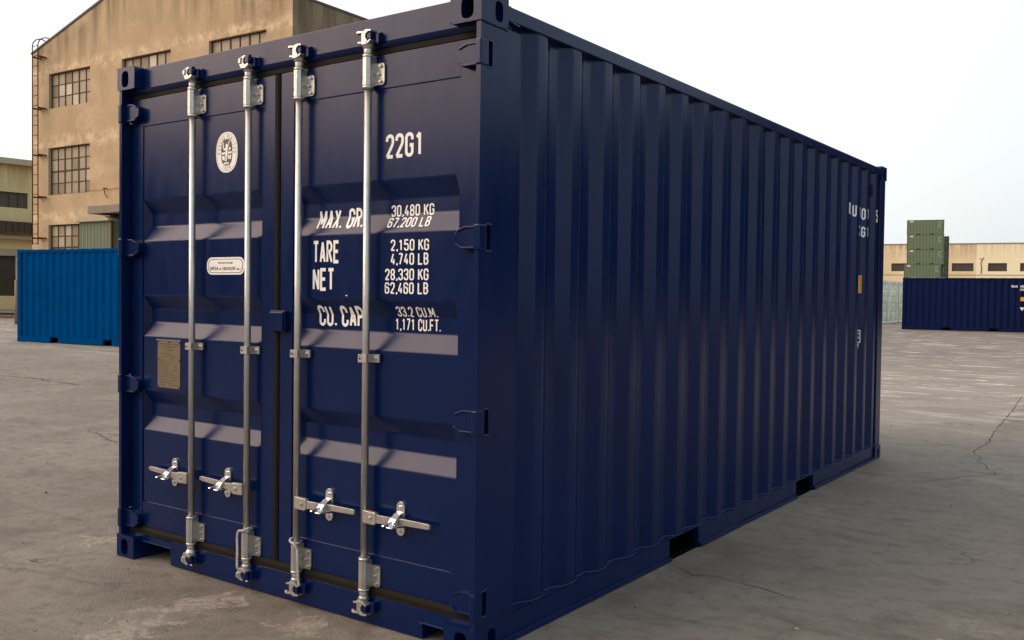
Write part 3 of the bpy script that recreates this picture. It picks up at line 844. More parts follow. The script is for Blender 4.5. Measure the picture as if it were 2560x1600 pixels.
# ---- white lettering on the doors
def put_door(off=0.0012):
    return lambda u, v, k: (u, ydoor(v) - off - 0.00004 * k, v)
def lettering(par, rows, name='lettering', mat=None, weight=0.155, put=None):
    for s, u0, u1, v0, v1 in rows:
        mb = MB()
        lay_text(mb, s, u0, u1, v0, v1, put or put_door(), weight, CREASE)
        mb.build(name, mat or WHITE, par)
lettering(DR, [('22G1', 1.873, 2.083, 1.989, 2.091)], weight=0.145)
lettering(DR, [('MAX. GR.', 1.437, 1.748, 1.704, 1.795), ('TARE', 1.434, 1.601, 1.552, 1.654), ('NET', 1.433, 1.570, 1.430, 1.532), ('CU. CAP', 1.438, 1.720, 1.272, 1.366)], weight=0.148)
lettering(DR, [('30,480 KG', 1.874, 2.112, 1.748, 1.797), ('67,200 LB', 1.872, 2.108, 1.700, 1.743),
               ('2,150 KG', 1.906, 2.118, 1.601, 1.649), ('4,740 LB', 1.906, 2.116, 1.542, 1.592),
               ('28,330 KG', 1.875, 2.117, 1.478, 1.527), ('62,460 LB', 1.874, 2.116, 1.421, 1.470),
               ('33.2 CU.M.', 1.920, 2.158, 1.325, 1.368), ('1,171 CU.FT.', 1.902, 2.168, 1.267, 1.318)], weight=0.135)
# scratch and chip on the paint
mb = MB(); mb.prism([(1.640, 1.409), (1.652, 1.408), (1.650, 1.412), (1.643, 1.413)], 'y', PY - 0.001, PY); mb.build('paint_chip', WHITE, DR)

# classification seal
def disc(mb, cx, cz, rx, rz, y, n=40, e=2.3):
    pts = []
    for i in range(n):
        a = 2 * pi * i / n; c, s = cos(a), sin(a)
        k = (abs(c) ** e + abs(s) ** e) ** (-1 / e)
        pts.append((cx + rx * k * c, y, cz + rz * k * s))
    mb.face(pts)
def ring(mb, cx, cz, rx, rz, w, y, n=40, e=2.3):
    A, B = [], []
    for i in range(n):
        a = 2 * pi * i / n; c, s = cos(a), sin(a)
        k = (abs(c) ** e + abs(s) ** e) ** (-1 / e)
        A.append((cx + rx * k * c, y, cz + rz * k * s)); B.append((cx + (rx - w) * k * c, y, cz + (rz - w) * k * s))
    for i in range(n):
        j = (i + 1) % n; mb.face([A[i], A[j], B[j], B[i]])
SX, SZ, SRX, SRZ = 0.8215, 2.098, 0.0815, 0.0985
mb = MB()
disc(mb, SX, SZ, SRX, SRZ, PY - 0.0008)
mb.mi = 1
ring(mb, SX, SZ, SRX - 0.007, SRZ - 0.007, 0.002, PY - 0.0012)
mb.mi = 2
disc(mb, SX, SZ, 0.0425, 0.064, PY - 0.0012, e=2.8)
mb.mi = 0
def strokes(lst, y):
    for k, (w, st) in enumerate(lst):
        rb, cl = ribbon([(SX + a, SZ + b) for a, b in st], w)
        for i in range(len(rb) - 1):
            a, b = rb[i], rb[i + 1]
            mb.face([(q.x, y - 0.00005 * k, q.y) for q in (a[0], a[1], b[1], b[0])])
strokes([(0.016, [(0.000, 0.036), (-0.001, 0.006), (-0.003, -0.020)]), (0.010, [(-0.001, 0.041), (-0.001, 0.030)]),
         (0.007, [(-0.006, 0.020), (-0.018, 0.012), (-0.026, 0.030), (-0.026, 0.048)]), (0.006, [(0.004, 0.022), (0.014, 0.034), (0.018, 0.050)]),
         (0.010, [(-0.038, -0.005), (-0.010, -0.004)]), (0.010, [(0.010, -0.003), (0.039, -0.002)]),
         (0.012, [(0.018, 0.010), (0.028, 0.022)]), (0.012, [(-0.030, -0.016), (-0.024, -0.036)]), (0.008, [(-0.018, -0.018), (-0.017, -0.040)]),
         (0.010, [(-0.002, -0.018), (-0.004, -0.044)]), (0.009, [(0.014, -0.014), (0.016, -0.034)]), (0.012, [(0.030, -0.014), (0.027, -0.034)]),
         (0.008, [(-0.022, -0.054), (0.018, -0.053)]), (0.007, [(0.018, 0.050), (0.022, 0.056)])], PY - 0.0016)
mb.mi = 1
def arc_text(s, rx, rz, a0, a1, h, inward=True):
    n = len(s)
    for i, ch in enumerate(s):
        a = radians(a0 + (a1 - a0) * i / (n - 1))
        cx, cz = SX + rx * cos(a), SZ + rz * sin(a)
        ang = math.atan2(sin(a) / rz, cos(a) / rx) - (pi / 2 if inward else -pi / 2)
        ca, sa = cos(ang), sin(ang)
        for st in glyph(ch):
            rb, cl = ribbon([((px - GW / 2) * h, (py - 0.5) * h) for px, py in st], h * 0.15)
            L = len(rb)
            for q in range(L if cl else L - 1):
                p, r = rb[q], rb[(q + 1) % L]
                mb.face([(cx + v.x * ca - v.y * sa, PY - 0.0014 - i * 0.00002, cz + v.x * sa + v.y * ca) for v in (p[0], p[1], r[1], r[0])])
arc_text('BUREAU VERITAS', 0.0585, 0.0775, 182, -2, 0.017)
arc_text('1828', 0.057, 0.0775, 246, 294, 0.016, False)
mb.build('classification_seal', [WHITE, GREYINK, flat("olive_ink", (0.065, 0.058, 0.040, 1))], DL)

# repair notice
def stadium(mb, cx, cz, hw, hh, y):
    mb.face([(u, y, v) for u, v in rounded_rect(cx - hw, cx + hw, cz - hh, cz + hh, hh * 0.85, 8)])
mb = MB()
CX, CZ = 0.815, 1.546
stadium(mb, CX, CZ, 0.144, 0.0425, PY - 0.0008)
mb.mi = 1; stadium(mb, CX, CZ, 0.133, 0.0345, PY - 0.0012)
mb.mi = 0; stadium(mb, CX, CZ, 0.129, 0.0315, PY - 0.0016)
mb.mi = 1
P2 = lambda u, v, k: (u, PY - 0.0020 - 0.00002 * k, v)
lay_text(mb, 'FOR REPAIR USE', CX - 0.056, CX + 0.058, CZ + 0.010, CZ + 0.019, P2, 0.15)
lay_text(mb, 'CORTEN', CX - 0.118, CX - 0.056, CZ - 0.021, CZ - 0.004, P2, 0.15)
lay_text(mb, 'OR', CX - 0.046, CX - 0.030, CZ - 0.020, CZ - 0.011, P2, 0.16)
lay_text(mb, 'EQUIVALENT', CX - 0.020, CX + 0.078, CZ - 0.021, CZ - 0.004, P2, 0.15)
lay_text(mb, 'ONLY', CX + 0.086, CX + 0.117, CZ - 0.020, CZ - 0.011, P2, 0.16)
mb.build('repair_notice', [WHITE, DARKINK], DL)

# approval plate
mb = MB()
mb.box(0.266, 0.458, PY - 0.003, PY - 0.0003, 0.917, 1.160)
mb.mi = 2
mb.box(0.258, 0.464, PY - 0.006, PY - 0.0003, 1.163, 1.168)
mb.mi = 1
yq = PY - 0.0033
rr = random.Random(3)
def dash(u0, u1, z, h): mb.face([(u0, yq, z), (u1, yq, z), (u1, yq, z + h), (u0, yq, z + h)])
for u0, u1, z, h in ((0.290, 0.440, 1.142, 0.006), (0.300, 0.430, 1.128, 0.005), (0.325, 0.400, 1.112, 0.005)):
    u = u0
    while u < u1:
        w = rr.uniform(0.006, 0.022); dash(u, min(u + w, u1), z, h); u += w + 0.005
for k in range(13):
    z = 1.090 - k * 0.0132
    u = 0.276
    while u < 0.44:
        w = rr.uniform(0.006, 0.03)
        if rr.random() < 0.72: dash(u, min(u + w, 0.446), z, 0.0032)
        u += w + 0.006
for u, z in ((0.270, 1.153), (0.362, 1.155), (0.452, 1.153), (0.270, 1.068), (0.452, 1.062), (0.270, 0.924), (0.452, 0.924)):
    mb.cyl((u, PY - 0.002, z), (u, PY - 0.0055, z), 0.0055, n=10)
mb.build('approval_plate', [BRASS, DARKINK, ZINC], DL)

# ---- corrugated side wall
XO, XI = PW - 0.006, PW - 0.042
E0, PIT, FL, SL = 0.478, 0.277, 0.072, 0.068
ys, prof = [], [(0.262, XI), (E0 - FL - SL, XI)]
for k in range(20):
    e = E0 + PIT * k
    prof += [(e - FL, XO), (e, XO), (e + SL, XI), (e + PIT - FL - SL, XI)]
prof[-1] = (Ln - 0.165, XI)
SCREASE = [p[0] for p in prof]
def xside(y):
    for (a, xa), (b, xb) in zip(prof, prof[1:]):
        if a <= y <= b: return xa + (xb - xa) * (y - a) / max(1e-9, b - a)
    return XI
def round_profile(pr, r=0.010, n=3):
    out = [pr[0]]
    for i in range(1, len(pr) - 1):
        p0, p1, p2 = Vector(pr[i - 1]), Vector(pr[i]), Vector(pr[i + 1])
        d0, d2 = (p0 - p1), (p2 - p1)
        rr_ = min(r, d0.length * 0.4, d2.length * 0.4)
        a, b = p1 + d0.normalized() * rr_, p1 + d2.normalized() * rr_
        for t in range(n + 1):
            t /= n
            out.append(tuple(a * (1 - t) ** 2 + p1 * 2 * t * (1 - t) + b * t * t))
    out.append(pr[-1])
    return out
def corrugated(mb, pr, z0, z1, P, nz=1, bow=0.0):
    rows = []
    for k in range(nz + 1):
        z = z0 + (z1 - z0) * k / nz
        b = bow * sin(pi * k / nz)
        rows.append([mb.bm.verts.new(P(u, x - b, z)) for u, x in pr])
    for A, B in zip(rows, rows[1:]):
        for i in range(len(A) - 1):
            f = mb.bm.faces.new((A[i], A[i + 1], B[i + 1], B[i])); f.smooth = True
mb = MB()
corrugated(mb, round_profile(prof), 0.120, 2.515, lambda u, x, z: (x, u, z))
side = mb.build('side_wall', NAVY, main)
mb = MB()
corrugated(mb, [(0.26, 0.012), (Ln - 0.165, 0.012)], 0.12, 2.515, lambda u, x, z: (x, u, z))
mb.build('side_wall', NAVY, main)
mb = MB(); mb.box(0.05, Wd - 0.05, Ln - 0.06, Ln - 0.03, 0.1, 2.5); mb.build('end_wall', NAVY, main)
mb = MB(); mb.box(0.03, Wd - 0.065, 0.241, Ln - 0.02, 2.545, 2.568); mb.build('roof', NAVY, main)
mb = MB(); mb.box(0.03, Wd - 0.065, 0.201, Ln - 0.065, 0.135, 0.160); mb.build('floor', RUBBER, main)
# rails
for x0, x1 in ((PW - 0.060, PW), (0.006, 0.066)):
    mb = MB(); mb.box(x0, x1, CD - 0.004, Ln - CD + 0.004, 2.511, 2.570); mb.build('top_rail', NAVY, main, bevel=0.005)
PK = ((1.735, 2.105), (3.755, 4.125))
for x0, x1, xl in ((PW - 0.040, PW - 0.010, PW + 0.006), (0.016, 0.046, 0.002)):
    mb = MB()
    segs = [(CD - 0.004, PK[0][0]), (PK[0][1], PK[1][0]), (PK[1][1], Ln - CD + 0.004)]
    for a, b in segs:
        mb.box(x0, x1, a, b, 0.026, 0.1185)
        xa, xb = sorted((x0, xl))
        mb.box(xa, xb, a, b, 0.003, 0.026)
    xa, xb = sorted((x0 - 0.03 if x0 > 1 else x1 + 0.03, x1 if x0 > 1 else x0))
    mb.box(xa, xb, CD - 0.004, Ln - CD + 0.004, 0.1185, 0.128)
    mb.build('bottom_rail', NAVY, main, bevel=0.002)
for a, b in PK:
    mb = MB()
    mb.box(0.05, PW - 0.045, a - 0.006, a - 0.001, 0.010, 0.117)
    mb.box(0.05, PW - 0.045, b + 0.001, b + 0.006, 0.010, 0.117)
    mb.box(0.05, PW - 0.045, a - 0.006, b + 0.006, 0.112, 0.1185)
    mb.box(0.05, PW - 0.012, a - 0.001, b + 0.001, 0.002, 0.006)  # added near-black plate, painted shade over the lit ground inside the pocket
    mb.build('forklift_pocket_shade', HOLE_SHADE, main)
# weld bead along the wall foot
mb = MB()
wp = round_profile(prof, 0.006, 2)
mb.tube([(x + 0.004, y, 0.130 + 0.002 * sin(y * 37)) for y, x in wp], lambda i: (0.0052 + 0.0018 * sin(i * 2.1)) if wp[i][1] < XO - 0.004 else 0.0030, 6)
mb.build('weld_seam', WELD, main)
mb = MB()
mb.tube([(Wd - 0.004 + random.uniform(-0.001, 0.001), 0.03 + 0.15 * i / 14, Ht - CH - 0.001 + random.uniform(-0.002, 0.002)) for i in range(15)], lambda i: 0.0035 + 0.0015 * (i % 2), 6)
mb.build('weld_seam', WELD, main)
mb = MB()
mb.tube([(PW - 0.001, 0.180, 2.513), (PW - 0.001, 0.215, 2.509), (PW - 0.001, 0.26, 2.504)], 0.005, 6)
mb.build('weld_seam', NAVY, main)
for zc in SLOTZ:
    for s in (-1, 1):
        mb = MB()
        mb.tube([(PW - 0.002, 0.050 + 0.038 * i / 6, zc + s * 0.052 + random.uniform(-0.002, 0.002)) for i in range(7)], lambda i: 0.0038 + 0.0012 * (i % 2), 6)
        mb.build('weld_seam', WELD, main)

# lettering on the corrugated side
def put_side(u, v, k): return (xside(u) + 0.0013 + 0.00004 * k, u, v)
mb = MB()
for s, y0, y1, z0, z1 in (('R', 4.866, 4.914, 2.096, 2.196), ('U', 5.060, 5.104, 2.097, 2.199), ('1', 5.170, 5.196, 2.090, 2.188), ('0', 5.333, 5.377, 2.090, 2.188), ('1', 5.405, 5.437, 2.092, 2.192), ('5', 5.672, 5.722, 2.090, 2.200),
                          ('2', 5.170, 5.212, 1.945, 2.035), ('2', 5.258, 5.300, 1.945, 2.035), ('G', 5.333, 5.377, 1.943, 2.033), ('1', 5.405, 5.437, 1.945, 2.038)):
    lay_text(mb, s, y0, y1, z0, z1, put_side, 0.17, SCREASE, axis=0)
mb.build('lettering', WHITE, side)
def side_patch(mb, y0, y1, z0, z1, off):
    cuts = [y0] + [c for c in SCREASE if y0 < c < y1] + [y1]
    for a, b in zip(cuts, cuts[1:]):
        mb.face([(xside(a) + off, a, z0), (xside(b) + off, b, z0), (xside(b) + off, b, z1), (xside(a) + off, a, z1)])
mb = MB()
side_patch(mb, 5.262, 5.350, 1.473, 1.622, 0.0012)
mb.mi = 1
for z0, z1 in ((1.585, 1.612), (1.562, 1.578), (1.528, 1.552), (1.505, 1.520), (1.485, 1.495)):
    side_patch(mb, 5.334, 5.341, z0, z1, 0.0018)
mb.build('warning_sticker', [ORANGE, DARKINK], side)
mb = MB()
for y0, y1, z0, z1 in ((5.343, 5.350, 1.052, 1.160), (5.262, 5.343, 1.153, 1.160), (5.325, 5.343, 1.052, 1.060), (5.326, 5.333, 1.120, 1.140), (5.326, 5.333, 1.085, 1.105), (5.262, 5.312, 1.060, 1.066)):
    side_patch(mb, y0, y1, z0, z1, 0.0013)
mb.face([(xside(5.325) + 0.0013, 5.325, 1.045), (xside(5.334) + 0.0013, 5.334, 1.045), (xside(5.325) + 0.0013, 5.325, 1.0)])
mb.build('warning_mark', WHITE, side)
mb = MB()
mb.box(xside(5.49) - 0.004, XO + 0.004, 5.500, 5.540, 2.300, 2.405)
mb.mi = 1
mb.box(XO + 0.0005, XO + 0.0055, 5.510, 5.530, 2.315, 2.390)
mb.build('vent_cover', [NAVY, HOLE_SHADE], side, bevel=0.003)

# ---- cords tied round two bars
def cord(i, pts, label):
    mb = MB()
    mb.tube(pts, lambda k: 0.0052 + 0.0007 * sin(k * 2.3), 8)
    return tag(mb.build('cord', ROPE), label, 'cord', 'white cords tied round the locking bars')
def smooth(pts, n=6):
    P = [Vector(p) for p in pts]; out = []
    for i in range(len(P) - 1):
        p0, p1, p2, p3 = P[max(i - 1, 0)], P[i], P[i + 1], P[min(i + 2, len(P) - 1)]
        for k in range(n):
            t = k / n
            out.append(0.5 * ((2 * p1) + (p2 - p0) * t + (2 * p0 - 5 * p1 + 4 * p2 - p3) * t * t + (3 * p1 - p0 - 3 * p2 + p3) * t ** 3))
    return out + [P[-1]]
x = BX[1]
cord(1, smooth([(x + 0.020, 0.042, 0.300), (x + 0.022, 0.022, 0.303), (x + 0.010, 0.004, 0.294), (x - 0.010, 0.0, 0.290), (x - 0.020, -0.001, 0.287), (x - 0.029, 0.0, 0.268), (x - 0.033, 0.001, 0.235), (x - 0.032, 0.002, 0.195), (x - 0.034, 0.002, 0.150), (x - 0.033, 0.002, 0.118), (x - 0.036, 0.004, 0.105)]), 'white cord knotted round the second locking bar, hanging on its left')
x = BX[2]
cord(2, smooth([(x - 0.018, 0.040, 0.302), (x - 0.022, 0.018, 0.303), (x - 0.012, 0.003, 0.298), (x + 0.004, -0.001, 0.293), (x + 0.022, -0.001, 0.288), (x + 0.033, 0.006, 0.262), (x + 0.037, 0.006, 0.220), (x + 0.036, 0.008, 0.170), (x + 0.037, 0.010, 0.125), (x + 0.041, 0.012, 0.100)]), 'white cord looped round the third locking bar, hanging on its right')
mb = MB()

# ------------------------------------------------------------------ ground
mb = MB()
mb.face([(-500, -400, 0), (400, -400, 0), (400, 600, 0), (-500, 600, 0)])
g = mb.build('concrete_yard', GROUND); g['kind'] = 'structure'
# open cracks and the slab joint
def crack(pts, w, seed, jit=0.03):
    q = random.Random(seed)
    P = []
    for (xa, ya), (xb, yb) in zip(pts, pts[1:]):
        n = max(2, int(math.hypot(xb - xa, yb - ya) / 0.09))
        for k in range(n):
            t = k / n
            P.append((xa + (xb - xa) * t + q.uniform(-jit, jit), ya + (yb - ya) * t + q.uniform(-jit, jit)))
    P.append(pts[-1])
    mb = MB()
    for i in range(len(P) - 1):
        (xa, ya), (xb, yb) = P[i], P[i + 1]
        d = Vector((xb - xa, yb - ya)).normalized(); nrm = Vector((-d.y, d.x))
        wa, wb = (w * (0.25 + 0.75 * abs(sin(i * 0.9 + seed)))) * (0.15 if i == 0 else 1), w * (0.25 + 0.75 * abs(sin((i + 1) * 0.9 + seed)))
        if q.random() < 0.12: continue
        mb.face([(xa + nrm.x * wa / 2, ya + nrm.y * wa / 2, 0.003), (xa - nrm.x * wa / 2, ya - nrm.y * wa / 2, 0.003), (xb - nrm.x * wb / 2, yb - nrm.y * wb / 2, 0.003), (xb + nrm.x * wb / 2, yb + nrm.y * wb / 2, 0.003)])
    return mb.build('crack', CRACKM, g)
CRACKM = flat("crack_dirt", (0.130, 0.111, 0.090, 1), 0.95, 0.4, 8, spec=0.1)
crack([(2.66, 13.0), (2.84, 10.66), (2.95, 8.71), (3.05, 7.62), (3.04, 6.86)], 0.014, 1, 0.012)
crack([(2.78, 7.13), (3.03, 6.86), (3.19, 6.33), (3.39, 5.73), (3.13, 5.27), (2.94, 4.86)], 0.007, 2)
crack([(2.47, 1.66), (2.62, 1.60), (2.85, 1.62), (3.15, 1.52)], 0.007, 3)
crack([(-11.0, 4.77), (-10.2, 4.87), (-9.22, 4.81), (-8.53, 4.78)], 0.05, 4)
crack([(-0.27, -0.325), (-0.235, -0.345), (-0.195, -0.335), (-0.175, -0.285)], 0.008, 5)
crack([(-4.4, 2.4), (-3.4, 2.1), (-2.6, 2.3), (-2.1, 2.2)], 0.02, 6)
# loose grit
mb = MB()
rr = random.Random(5)
for i in range(1400):
    a = rr.random()
    if a < 0.5: X, Y = rr.uniform(-8, 8), rr.uniform(-3, 14)
    else: X, Y = rr.uniform(-26, 3), rr.uniform(-2, 44)
    if -0.1 < X < 2.55 and -0.1 < Y < 6.1: continue
    d = math.hypot(X - 4.645, Y + 2.883)
    r = rr.uniform(0.002, 0.006) * (1 + d * 0.09)
    if rr.random() < 0.05: r *= 1.9
    n = rr.randint(4, 6); a0 = rr.random() * 6.28
    base = [(X + r * rr.uniform(0.7, 1.3) * cos(a0 + 2 * pi * k / n), Y + r * rr.uniform(0.7, 1.3) * sin(a0 + 2 * pi * k / n), 0.0) for k in range(n)]
    topv = mb.bm.verts.new((X, Y, r * rr.uniform(0.3, 0.8)))
    bv = [mb.bm.verts.new(p) for p in base]
    mi = 0 if rr.random() < 0.7 else 1
    for k in range(n):
        f = mb.bm.faces.new((bv[k], bv[(k + 1) % n], topv)); f.material_index = mi
gr = mb.build('grit', [flat("dark_grit", (0.06, 0.05, 0.04, 1), 0.9), flat("pale_grit", (0.33, 0.30, 0.26, 1), 0.9)])
gr['kind'] = 'stuff'; gr['label'] = 'loose grit and small chips scattered over the concrete yard'; gr['category'] = 'grit'

# ------------------------------------------------------------------ other containers
def box_container(name, label, group, L, W, H, mat, endmat, loc, rz, pockets, pit=0.264, cols=None):
    root = empty(name, loc, rz, label, 'container', group)
    p = 0.05
    # front wall: corrugated, local x along length, faces -y
    pr = [(0.16, 0.045)]
    n = int((L - 0.40) / pit); st = (L - 0.32) / n
    for k in range(n):
        u = 0.16 + st * k
        pr += [(u + st * 0.12, 0.045), (u + st * 0.36, 0.010), (u + st * 0.64, 0.010), (u + st * 0.88, 0.045)]
    pr.append((L - 0.16, 0.045))
    mb = MB()
    for A, B in ((0.16, H - 0.08),):
        rows = [[mb.bm.verts.new((u, y, z)) for u, y in pr] for z in (A, B)]
        for i in range(len(pr) - 1): mb.bm.faces.new((rows[0][i], rows[0][i + 1], rows[1][i + 1], rows[1][i]))
    mb.build('side_wall', mat, root)
    mb = MB(); mb.box(0.16, L - 0.16, W - 0.05, W - 0.02, 0.16, H - 0.08); mb.build('side_wall', mat, root)
    for x0, x1 in ((0.02, 0.05), (L - 0.05, L - 0.02)):
        mb = MB(); mb.box(x0, x1, 0.16, W - 0.16, 0.16, H - 0.08); mb.build('end_wall', endmat, root)
    for y0, y1 in ((0.0, 0.06), (W - 0.06, W)):
        mb = MB(); mb.box(0.16, L - 0.16, y0, y1, H - 0.08, H - 0.015); mb.build('top_rail', mat, root)
        mb = MB()
        cuts = [0.16] + [c for pk in pockets for c in pk] + [L - 0.16]
        for a, b in zip(cuts[0::2], cuts[1::2]): mb.box(a, b, y0, y1, 0.02, 0.16)
        mb.build('bottom_rail', mat, root)
    for x0, x1 in ((0.0, 0.16), (L - 0.16, L)):
        for y0, y1 in ((0, 0.16), (W - 0.16, W)):
            mb = MB(); mb.box(x0 + (0.004 if x0 < 1 else 0.02), x1 - (0.02 if x0 < 1 else 0.004), y0 + 0.004, y1 - 0.004, 0.11, H - 0.11); mb.build('corner_post', endmat if endmat != mat else mat, root)
            for z0 in (0.0, H - 0.11):
                mb = MB(); mb.box(x0, x1, y0, y1, z0, z0 + 0.11); mb.build('corner_casting', mat, root, bevel=0.012)
    mb = MB(); mb.box(0.06, L - 0.06, 0.061, W - 0.061, H - 0.05, H - 0.025)
    # roof corrugation bumps seen as a pale broken line along the edge
    for k in range(int(L / 0.42)):
        mb.box(0.3 + k * 0.42, 0.55 + k * 0.42, 0.10, W - 0.10, H - 0.0249, H - 0.002)
    mb.build('roof', mat if mat != NAVY_DARK else GALV, root)
    mb = MB(); mb.box(0.17, L - 0.17, 0.061, W - 0.061, 0.125, 0.155); mb.box(0.2, L - 0.2, 0.30, W - 0.30, 0.008, 0.1249); mb.build('floor', RUBBER, root)  # second box: dark block added below the floor as shade behind the pockets
    return root
def mark(root, rows, mat, name='lettering', weight=0.16, y=0.004):
    mb = MB()
    for s, u0, u1, v0, v1 in rows:
        lay_text(mb, s, u0, u1, v0, v1, lambda u, v, k: (u, y - 0.0004 * k, v), weight)
    return mb.build(name, mat, root)
def patch(root, u0, u1, v0, v1, mat, name, y=0.005):
    mb = MB(); mb.box(u0, u1, y, 0.05, v0, v1); return mb.build(name, mat, root)

blue = box_container('shipping_container', 'bright blue shipping container standing in front of the tan building', None, 5.75, 2.3, 2.44, BLUE, BLUE, (-20.675, 9.945, 0), math.atan2(0.487, 3.84), ((1.33, 1.66), (3.36, 3.70)))
navy2 = box_container('shipping_container', 'dark navy shipping container lying broadside in front of the green container stack', None, 5.75, 2.3, 2.44, NAVY_DARK, NAVY_DARK, (-6.33, 44.11, 0), math.atan2(0.53, 4.99), ((1.74, 2.10), (3.69, 4.06)))
mark(navy2, [('RUIX', 4.54, 4.79, 2.00, 2.11), ('489015', 4.88, 5.24, 2.00, 2.11), ('22G1', 4.88, 5.12, 1.86, 1.955)], WHITE)
patch(navy2, 4.91, 5.06, 1.40, 1.58, ORANGE, 'warning_sticker')
mb = MB()
mb.box(4.90, 5.05, 0.004, 0.05, 1.06, 1.12)
mb.prism([(4.93, 1.06), (4.985, 0.96), (5.04, 1.06)], 'y', 0.004, 0.05)
mb.build('warning_mark', WHITE, navy2)

# pale containers in a row, door ends to the right
def pale_container(y, label, post):
    root = empty('shipping_container', (-9.4 - 0.041 * (y - 52.25), y, 0), radians(92.35), label, 'container', 'pale containers parked door to door')
    # local x runs along the door end (away from the camera), local y into the container
    Wc, H, L = 2.40, 2.49, 5.8
    for x0, x1 in ((0.0, 0.14), (Wc - 0.14, Wc)):
        mb = MB(); mb.box(x0, x1, 0, 0.16, 0, H); mb.build('corner_post', post, root)
    mb = MB(); mb.box(0.14, Wc - 0.14, 0.02, 0.16, H - 0.14, H - 0.01); mb.build('header', WHITEC, root)
    mb = MB(); mb.box(0.14, Wc - 0.14, 0.02, 0.16, 0.02, 0.16); mb.build('sill', WHITEC, root)
    for x0, x1 in ((0.16, Wc / 2 - 0.02), (Wc / 2 + 0.02, Wc - 0.16)):
        mb = MB()
        zs = [0.18, 0.55, 0.62, 0.66, 0.73, 1.05, 1.12, 1.16, 1.23, 1.45, 1.52, 1.56, 1.63, 1.85, 1.92, 1.96, 2.03, H - 0.16]
        d = [0, 0, 1, 1, 0, 0, 1, 1, 0, 0, 1, 1, 0, 0, 1, 1, 0, 0]
        g = [[mb.bm.verts.new((xx, 0.06 + 0.07 * k, z)) for xx in (x0, x1)] for z, k in zip(zs, d)]
        for A, B in zip(g, g[1:]): mb.bm.faces.new((A[0], A[1], B[1], B[0]))
        o = mb.build('door', WHITEC, root)
        mb = MB()
        for xx in (x0 + 0.3, x1 - 0.3): mb.cyl((xx, 0.03, 0.1), (xx, 0.03, H - 0.08), 0.022, n=8)
        mb.build('locking_bar', WHITEC, o)
    for x0, x1 in ((0.01, 0.05), (Wc - 0.05, Wc - 0.01)):
        mb = MB(); mb.box(x0, x1, 0.16, L, 0.05, H - 0.02); mb.build('side_wall', WHITEC, root)
    mb = MB(); mb.box(0.05, Wc - 0.05, 0.16, L, H - 0.06, H - 0.03); mb.build('roof', WHITEC, root)
    mb = MB(); mb.box(0.05, Wc - 0.05, L - 0.05, L, 0.05, H - 0.06); mb.build('end_wall', WHITEC, root)
    return root
pale_container(52.25, 'pale white-green container next to the far end of the foreground container', WHITEC)
pale_container(54.72, 'pale white-green container between two others, its doors showing white ribs', WHITEC)
pale_container(57.20, 'pale container with a yellow corner post beside the dark navy container', YELLOW)

# green stack far behind
sa = math.atan2(0.2085, 0.978)
ux, uy = cos(sa), sin(sa)
SP = Vector((-36.12, 173.75, 0))
stack_labels = {4: 'topmost green container of the tall far stack', 3: 'second green container from the top of the tall far stack', 2: 'third green container from the top of the tall far stack',
                1: 'green container jutting out to the left near the foot of the far stack', }
proto = None
for lvl, dx, lab in ((5, 0.0, 'topmost green container of the tall far stack'), (4, 0.05, 'second green container from the top of the tall far stack'), (3, 0.10, 'third green container from the top of the tall far stack'), (2, -0.32, 'green container shifted to the left, fourth from the top of the far stack')):
    z = 15.34 - 2.59 * (6 - lvl)
    loc = (SP.x + ux * dx, SP.y + uy * dx, z)
    if proto is None:
        c = proto = box_container('shipping_container', lab, 'green containers in the far stack', 6.0, 2.44, 2.59, GREEN, GREENEND, loc, sa, ((1.6, 2.2), (3.75, 4.35)), pit=0.5)
        patch(c, 0.48, 1.06, 2.16, 2.46, PINK, 'logo_sticker')
        rows = []
        mb = MB(); q = random.Random(2)
        for k in range(6):
            zz = 2.12 - k * 0.18
            mb.box(5.10, 5.10 + q.uniform(0.12, 0.22), -0.002, 0.03, zz, zz + 0.12)
            if k in (0, 1, 4, 5): mb.box(5.42, 5.42 + q.uniform(0.1, 0.2), -0.002, 0.03, zz + 0.02, zz + 0.13)
        mb.build('lettering', FAINT, c)
    else:
        c = copy_tree(proto); c.location = loc; c['label'] = lab
# lower two of the stack and the stack behind it
for lvl, dx in ((1, -0.30), (0, -0.28)):
    c = copy_tree(proto); z = 15.34 - 2.59 * (6 - lvl)
    c.location = (SP.x + ux * dx, SP.y + uy * dx, max(z, 0.0) if lvl else -0.2)
    c['label'] = 'green container at the bottom of the far stack, behind the dark navy container' if lvl == 0 else 'green container second from the ground in the far stack, behind the dark navy container'
for lvl in range(5):
    c = copy_tree(proto)
    off = 0.9
    c.location = (SP.x + ux * off - uy * 2.9, SP.y + uy * off + ux * 2.9, 12.62 - 2.59 * (5 - lvl))
    c['label'] = ('topmost green container of the hidden stack behind the tall one, only its right edge showing' if lvl == 4 else
                  'green container in the stack behind the tall one, level %s' % ('four', 'three', 'two', 'one')[3 - lvl])
    c['group'] = 'green containers in the hidden stack behind'

